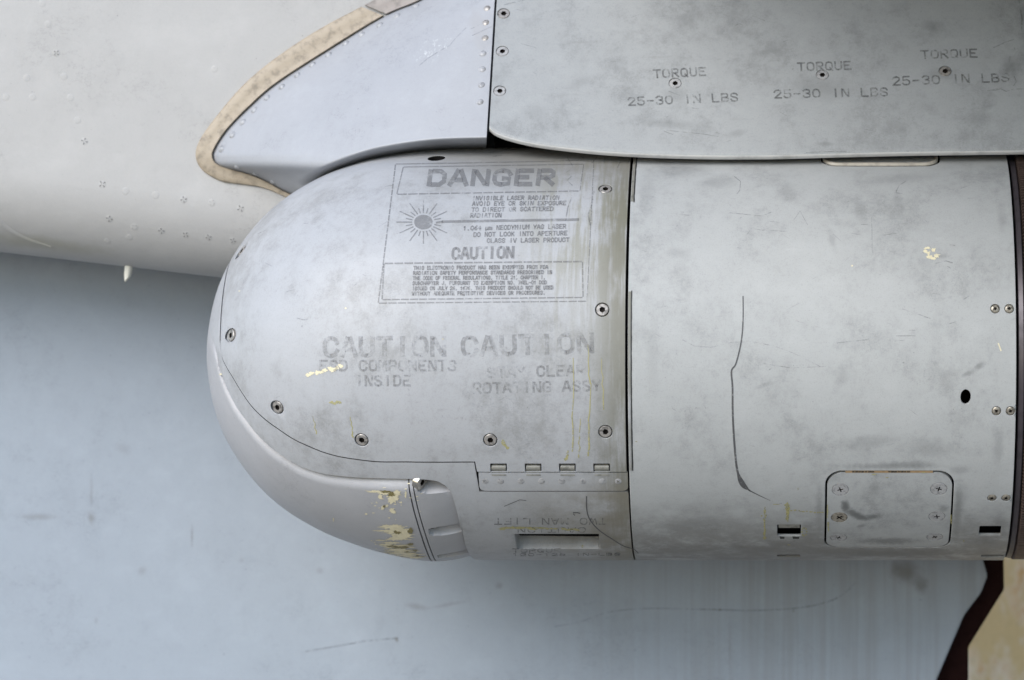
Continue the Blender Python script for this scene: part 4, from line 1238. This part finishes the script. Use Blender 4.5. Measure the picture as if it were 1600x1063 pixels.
# front and rear returns
A = [A[0]] + A + [A[-1]]; B = [B[0]] + B + [B[-1]]; O = [[-16.0]*len(rows)] + O + [[-16.0]*len(rows)]
for p in patches: p['i0'] += 1; p['i1'] += 1
V, F = grid_surface(A, B, O, pmap, patches, closed=True, arc=rpod)
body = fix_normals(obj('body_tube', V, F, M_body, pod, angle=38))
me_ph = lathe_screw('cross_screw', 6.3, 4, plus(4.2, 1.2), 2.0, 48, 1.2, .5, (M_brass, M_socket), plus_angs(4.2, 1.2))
for q, p in enumerate(small_sc):
    x, t = hit(*p); place('screw', me_ph, None, body, pmap(x, t), pod_normal(x, t), .3 + q * 1.1, .6)
# inner bars of the slots
for (px, py, w) in ((1233, 826, 33),):
    x0, x1 = hit(px - w/2, py)[0], hit(px + w/2, py)[0]; V = []; F = []
    t = hit(px, 820.0)[1]; t2 = hit(px, 825.6)[1]
    for x in (x0, x1): V += [pmap(x, t, -.6), pmap(x, t2, -.6), pmap(x, t2, -5)]
    F = [(0, 1, 4, 3), (1, 2, 5, 4)]
    obj('slot_latch', V, F, M_hinge, body)
for (a, b) in ((1218, 1226), (1238, 1249)):
    k = Ink(pod_px); k.poly([(a, 838), (b, 838.5), (b - .5, 842), (a + 1, 842)], .35); k.build('slot_mark', M_black, body)
# body access panel
def rr_panel(name, cx_, ct_, a_, b_, rad, gap, screws, mat, rs, parent, off=-.6):
    a_, b_ = a_ - gap, b_ - gap
    xs_ = list(np.linspace(-a_, a_, 41)); ys_ = list(np.linspace(-b_, b_, 29)); cx_c = []; cy_c = []
    loc = []
    for p in screws:
        x, t = hit(*p); u, v = x - cx_, (t - ct_)*RAD; loc.append((u, v)); h = rs + 2.5
        cx_c += list(np.linspace(u - h, u + h, 7)); cy_c += list(np.linspace(v - h, v + h, 7))
    xs_ = merge_breaks(xs_, [-a_, a_] + cx_c, 1.0); ys_ = merge_breaks(ys_, [-b_, b_] + cy_c, 1.0)
    f_rr, f_r = rrect(a_, b_, rad), rrect(a_, b_, .01)
    A = []; B = []
    for u in xs_:
        ra = []; rb = []
        for v in ys_:
            uu, vv = u, v
            ax, by = abs(u) - (a_ - rad), abs(v) - (b_ - rad)
            if ax > 0 and by > 0:
                l = math.hypot(ax, by); m = max(ax, by); kk = m / l
                uu = math.copysign(a_ - rad + ax*kk, u); vv = math.copysign(b_ - rad + by*kk, v)
            ra.append(cx_ + uu); rb.append(ct_ + vv/RAD)
        A.append(ra); B.append(rb)
    ps = []
    for (u, v) in loc:
        h = rs + 2.5
        ps.append(dict(i0=near(xs_, u - h), i1=near(xs_, u + h), j0=near(ys_, v - h), j1=near(ys_, v + h), a=cx_ + u, b=ct_ + v/RAD, steps=hole(rs + .55, 3.0, .35)))
    V, F = grid_surface(A, B, [[off]*len(ys_) for _ in xs_], lambda x, t, o_: pmap(x, t, o_ if o_ == off or o_ < -1.2 else o_ + off), ps, rim=[-.8, -8], arc=rpod)
    return fix_normals(obj(name, V, F, mat, parent, angle=38)), loc
psx = [(1313, 766), (1467, 765), (1311.5, 809.5), (1464, 808), (1310.5, 841), (1460.5, 840)]
panel, loc = rr_panel('access_panel', pcx, pct - 1.0/RAD, PA, PB, 24, 3.0, psx, M_panel, 12.0, pod)
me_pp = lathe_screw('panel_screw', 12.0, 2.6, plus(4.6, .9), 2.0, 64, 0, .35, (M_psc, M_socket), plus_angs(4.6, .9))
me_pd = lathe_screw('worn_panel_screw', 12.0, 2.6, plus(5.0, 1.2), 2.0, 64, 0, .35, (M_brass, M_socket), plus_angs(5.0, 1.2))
for q, p in enumerate(psx):
    x, t = hit(*p); place('screw', me_pd if q == 2 else me_pp, None, panel, pmap(x, t, -.6), pod_normal(x, t), .3 + q, .15)
# copper strip showing in the gap above the panel
x0, x1 = hit(1321, 737)[0], hit(1458, 737)[0]; ta, tb_ = hit(1389, 735.2)[1], hit(1389, 739.2)[1]
V = []; F = []; m = 24
for q in range(m):
    x = x0 + (x1 - x0)*q/(m-1)
    for t, of in ((ta, -1.2), (tb_, -.4), (tb_, -4)): V.append(pmap(x, t, of))
for q in range(m-1):
    for j in range(2): F.append((q*3+j, (q+1)*3+j, (q+1)*3+j+1, q*3+j+1))
cop = obj('copper_strip', V, F, M_copper, pod)
k = Ink(pod_px); rng2 = random.Random(3)
for x0 in (1332, 1388):
    for q in range(7): k.line([(x0 + q*5.0, 737.6), (x0 + q*5.0 + rng2.uniform(2, 3.6), 737.4)], rng2.uniform(1.2, 2.0), off=-.1)
k.build('worn_print', M_black, cop, 'stuff')
up, _ = rr_panel('upper_panel', ucx, uct, UA, UB, 24, 3.2, [], M_body, 8, pod)
# pale gasket round the upper panel
def gasket_loop(cx_, ct_, a_, b_, rad, mat, r=1.6, off=-1.4):
    f = rrect(a_, b_, rad); V = []; F = []; n = 160; m = 6
    for q in range(n):
        an = 2*PI*q/n; c, s = math.cos(an), math.sin(an); rr = f(c, s)
        for j in range(m):
            b = 2*PI*j/m; V.append(pmap(cx_ + c*(rr + r*math.cos(b)), ct_ + s*(rr + r*math.cos(b))/RAD, off + r*math.sin(b)))
    for q in range(n):
        for j in range(m): F.append((q*m+j, ((q+1) % n)*m+j, ((q+1) % n)*m+(j+1) % m, q*m+(j+1) % m))
    return fix_normals(obj('panel_gasket', V, F, mat, pod))
gasket_loop(ucx, uct, UA - 5.5, UB - 5.5, 22, M_gask, 3.6, 0)
for px in (1299, 1452):
    x, t = hit(px, 243); place('screw', me_pp, None, up, pmap(x, t, -.2), pod_normal(x, t), .5, 0, .95)
# seam strips between head and body
def seam_strip(pya, pyb, xa, xb, off, mat):
    ta, tb_ = hit(982, pya)[1], hit(982, pyb)[1]; n = 40; V = []; F = []
    prof = [(xa, off - 6), (xa, off - .6), (xa + .7, off), (xb - .7, off), (xb, off - .6), (xb, off - 6)]
    for q in range(n):
        t = ta + (tb_ - ta)*q/(n-1)
        for x, o_ in prof: V.append(pmap(x, t, o_))
    m = len(prof)
    for q in range(n-1):
        for j in range(m-1): F.append((q*m+j, (q+1)*m+j, (q+1)*m+j+1, q*m+j+1))
    F.append(tuple(range(m))); F.append(tuple(range((n-1)*m+m-1, (n-1)*m-1, -1)))
    fix_normals(obj('seam_strip', V, F, mat, pod, angle=40))
seam_strip(238, 315, XB + .4, XB + 4.6, 1.0, M_hinge); seam_strip(456, 735, XB + .4, XB + 4.4, 1.0, M_cover)
for (ya, yb_) in ((238, 316), (455, 735)):
    k = Ink(pod_px); xa = lambda yy: FX + (pmap(XB + 5.2, hit(985, yy)[1])[0]) * D / (D + pmap(XB + 5.2, hit(985, yy)[1])[1])
    pts = [(xa(yy), yy) for yy in np.linspace(ya, yb_, 24)]
    k.line(pts, 1.7, w_fn=lambda t: 1 + .35 * math.sin(31 * t) * math.sin(77 * t)); k.build('seam_line', M_black, body)
# body marks
k = Ink(pod_px)
k.line(smooth_poly([(1161, 464), (1161, 500), (1158, 535), (1150, 568), (1143, 580), (1144.5, 605), (1145, 650), (1148, 700), (1152, 735), (1160, 756), (1172, 767)]), 3.0, w_fn=lambda t: .6 + .7*t + (1.6 if .82 < t < .97 else 0)*math.sin((t - .82)/.15*PI) if t < .97 else .8)
k.build('scuff_mark', M_scr, body); k = Ink(pod_px)
k.line(smooth_poly([(1170, 766), (1180, 771), (1190, 776), (1203, 782)]), 1.8, w_fn=lambda t: 1.1 - .8*t)
k.build('scuff_mark', M_scr, body)
k = Ink(pod_px); rng = random.Random(9)
for pts, w in (([(1066, 531), (1085, 541), (1110, 543), (1145, 535), (1175, 534), (1210, 541), (1240, 552), (1282, 573)], 1.0), ([(1190, 568), (1235, 575), (1290, 573)], 1.0), ([(1186, 582), (1191, 581)], 1.8), ([(1202, 578), (1206, 575)], 1.6),
               ([(1147, 276), (1157, 284), (1156, 298), (1150, 305)], 1.1), ([(1140, 333), (1190, 338), (1205, 332)], 1.0), ([(1168, 366), (1174, 357), (1190, 360), (1230, 362)], 1.0), ([(1048, 334), (1078, 337), (1082, 338)], 1.2), ([(1258, 438), (1268, 437), (1278, 432)], 1.3),
               ([(1240, 310), (1246, 306), (1252, 307)], 1.1), ([(1380, 368), (1400, 365)], 1.2), ([(1400, 300), (1405, 290), (1415, 284)], 1.3), ([(1450, 315), (1455, 306)], 1.2), ([(1400, 525), (1430, 525)], 1.2), ([(1308, 536), (1355, 531)], 1.0), ([(1410, 483), (1430, 490), (1460, 500)], 1.0),
               ([(1483, 506), (1494, 503)], 1.3), ([(1506, 468), (1514, 463)], 1.2), ([(1362, 340), (1363, 395)], .8), ([(1484, 383), (1492, 384)], 1.6), ([(1462, 412), (1478, 408), (1488, 411)], 1.8), ([(1240, 345), (1250, 330), (1262, 352)], .8), ([(1165, 480), (1165, 500)], .7)):
    k.line(pts, w)
for q in range(40):
    x, y = rng.uniform(1000, 1570), rng.uniform(262, 860); l = rng.uniform(4, 26); a = rng.gauss(0, .5); k.line([(x, y), (x + l*math.cos(a), y + l*math.sin(a))], rng.uniform(.45, .9))
k.build('scratch_marks', M_fine, body, 'stuff')
k = Ink(pod_px)
for (x, y0, y1, w) in ((1195, 794, 840, 2.2), (1230.5, 789, 811, 3.0)):
    for q in range(9):
        yy = y0 + (y1 - y0)*q/8; k.poly(jag(x + rng.uniform(-1, 1), yy, w*rng.uniform(1.3, 2.8), 10, rng, 12), .45)
for q in range(9):
    x = 1236 + q*6.2; k.poly(jag(x, 797 + .5*q + rng.uniform(-1, 1), rng.uniform(4, 10), 2.8, rng, 10), .45)
for q in range(8):
    a = 2*PI*q/8; k.poly(jag(1256.5 + 4*math.cos(a), 831 + 6*math.sin(a), 3.5, 3.5, rng, 9), .4)
for (x, y, w, h) in ((1213, 788, 14, 1.6), (1293, 800, 3, 30), (1294, 822, 4, 24), (1486, 812, 3, 18), (1247, 764, 3, 5), (1190, 806, 4, 3), (1366, 741.5, 12, 2.4), (1386, 746, 6, 2), (1443, 738, 6, 2.4), (1506, 845, 2, 4), (994, 690, 4, 3), (1232, 851, 6, 2)):
    k.poly(jag(x, y, w, h, rng, 16), .5)
k.build('yellow_marks', M_ystain, body, 'stuff')
k = Ink(pod_px)      # flaked decal
for (x, y, w, h) in ((1449, 388, 14, 5), (1446, 393, 7, 8), (1458, 391, 9, 8), (1463, 400, 10, 8), (1452, 402, 12, 9), (1451, 396, 6, 8), (1458, 404, 12, 5)):
    k.poly(jag(x, y, w, h, rng, 16), .45)
k.poly(jag(1331.5, 415.5, 4, 3, rng), .45); k.line([(1560, 537), (1564, 548)], 2.0)
k.build('paint_chips', M_cream, body, 'stuff')
# -- ribbed ring at the rear
def lathe_x(name, prof, mat, parent, n=256, angle=35):
    V = []; F = []
    for x, r in prof:
        for q in range(n): V.append((x, -r*math.cos(2*PI*q/n), ZC + r*math.sin(2*PI*q/n)))
    for i in range(len(prof) - 1):
        for q in range(n): F.append((i*n+q, (i+1)*n+q, (i+1)*n+(q+1) % n, i*n+(q+1) % n))
    return fix_normals(obj(name, V, F, mat, parent, angle=angle))
lathe_x('ring_band', [(XR + 3.5, 300), (XR + 3.5, 315), (XR + 4.5, 317), (XR + 11, 318.5), (XR + 12.5, 317), (XR + 12.5, 300)], M_band, pod)
NF = 320; V = []; F = []
for q in range(NF):
    a0, a1, a2, a3 = (2*PI*(q + f)/NF for f in (0, .1, .42, .52))
    b = len(V)
    for x, ri, ro in ((XR + 13.5, 306, 316.5), (XR + 15.5, 306, 320.5), (XR + 120, 306, 320.5)):
        for a, r in ((a0, ri), (a1, ro), (a2, ro), (a3, ri)): V.append((x, -r*math.cos(a), ZC + r*math.sin(a)))
    for i in range(2):
        for j in range(3): F.append((b+i*4+j, b+(i+1)*4+j, b+(i+1)*4+j+1, b+i*4+j+1))
    F.append((b, b+1, b+2, b+3))
fin = obj('ribbed_ring', V, F, M_fin, pod, angle=20)
lathe_x('ring_core', [(XR + 12.8, 298), (XR + 12.8, 306.3), (XR + 121, 306.3), (XR + 121, 0.01)], M_dark, pod)
lathe_x('rear_tube', [(XR + 124, 300), (XR + 124, 319.5), (XR + 125.5, 321), (XR + 900, 321), (XR + 900, 0.01)], M_body, pod, 128)
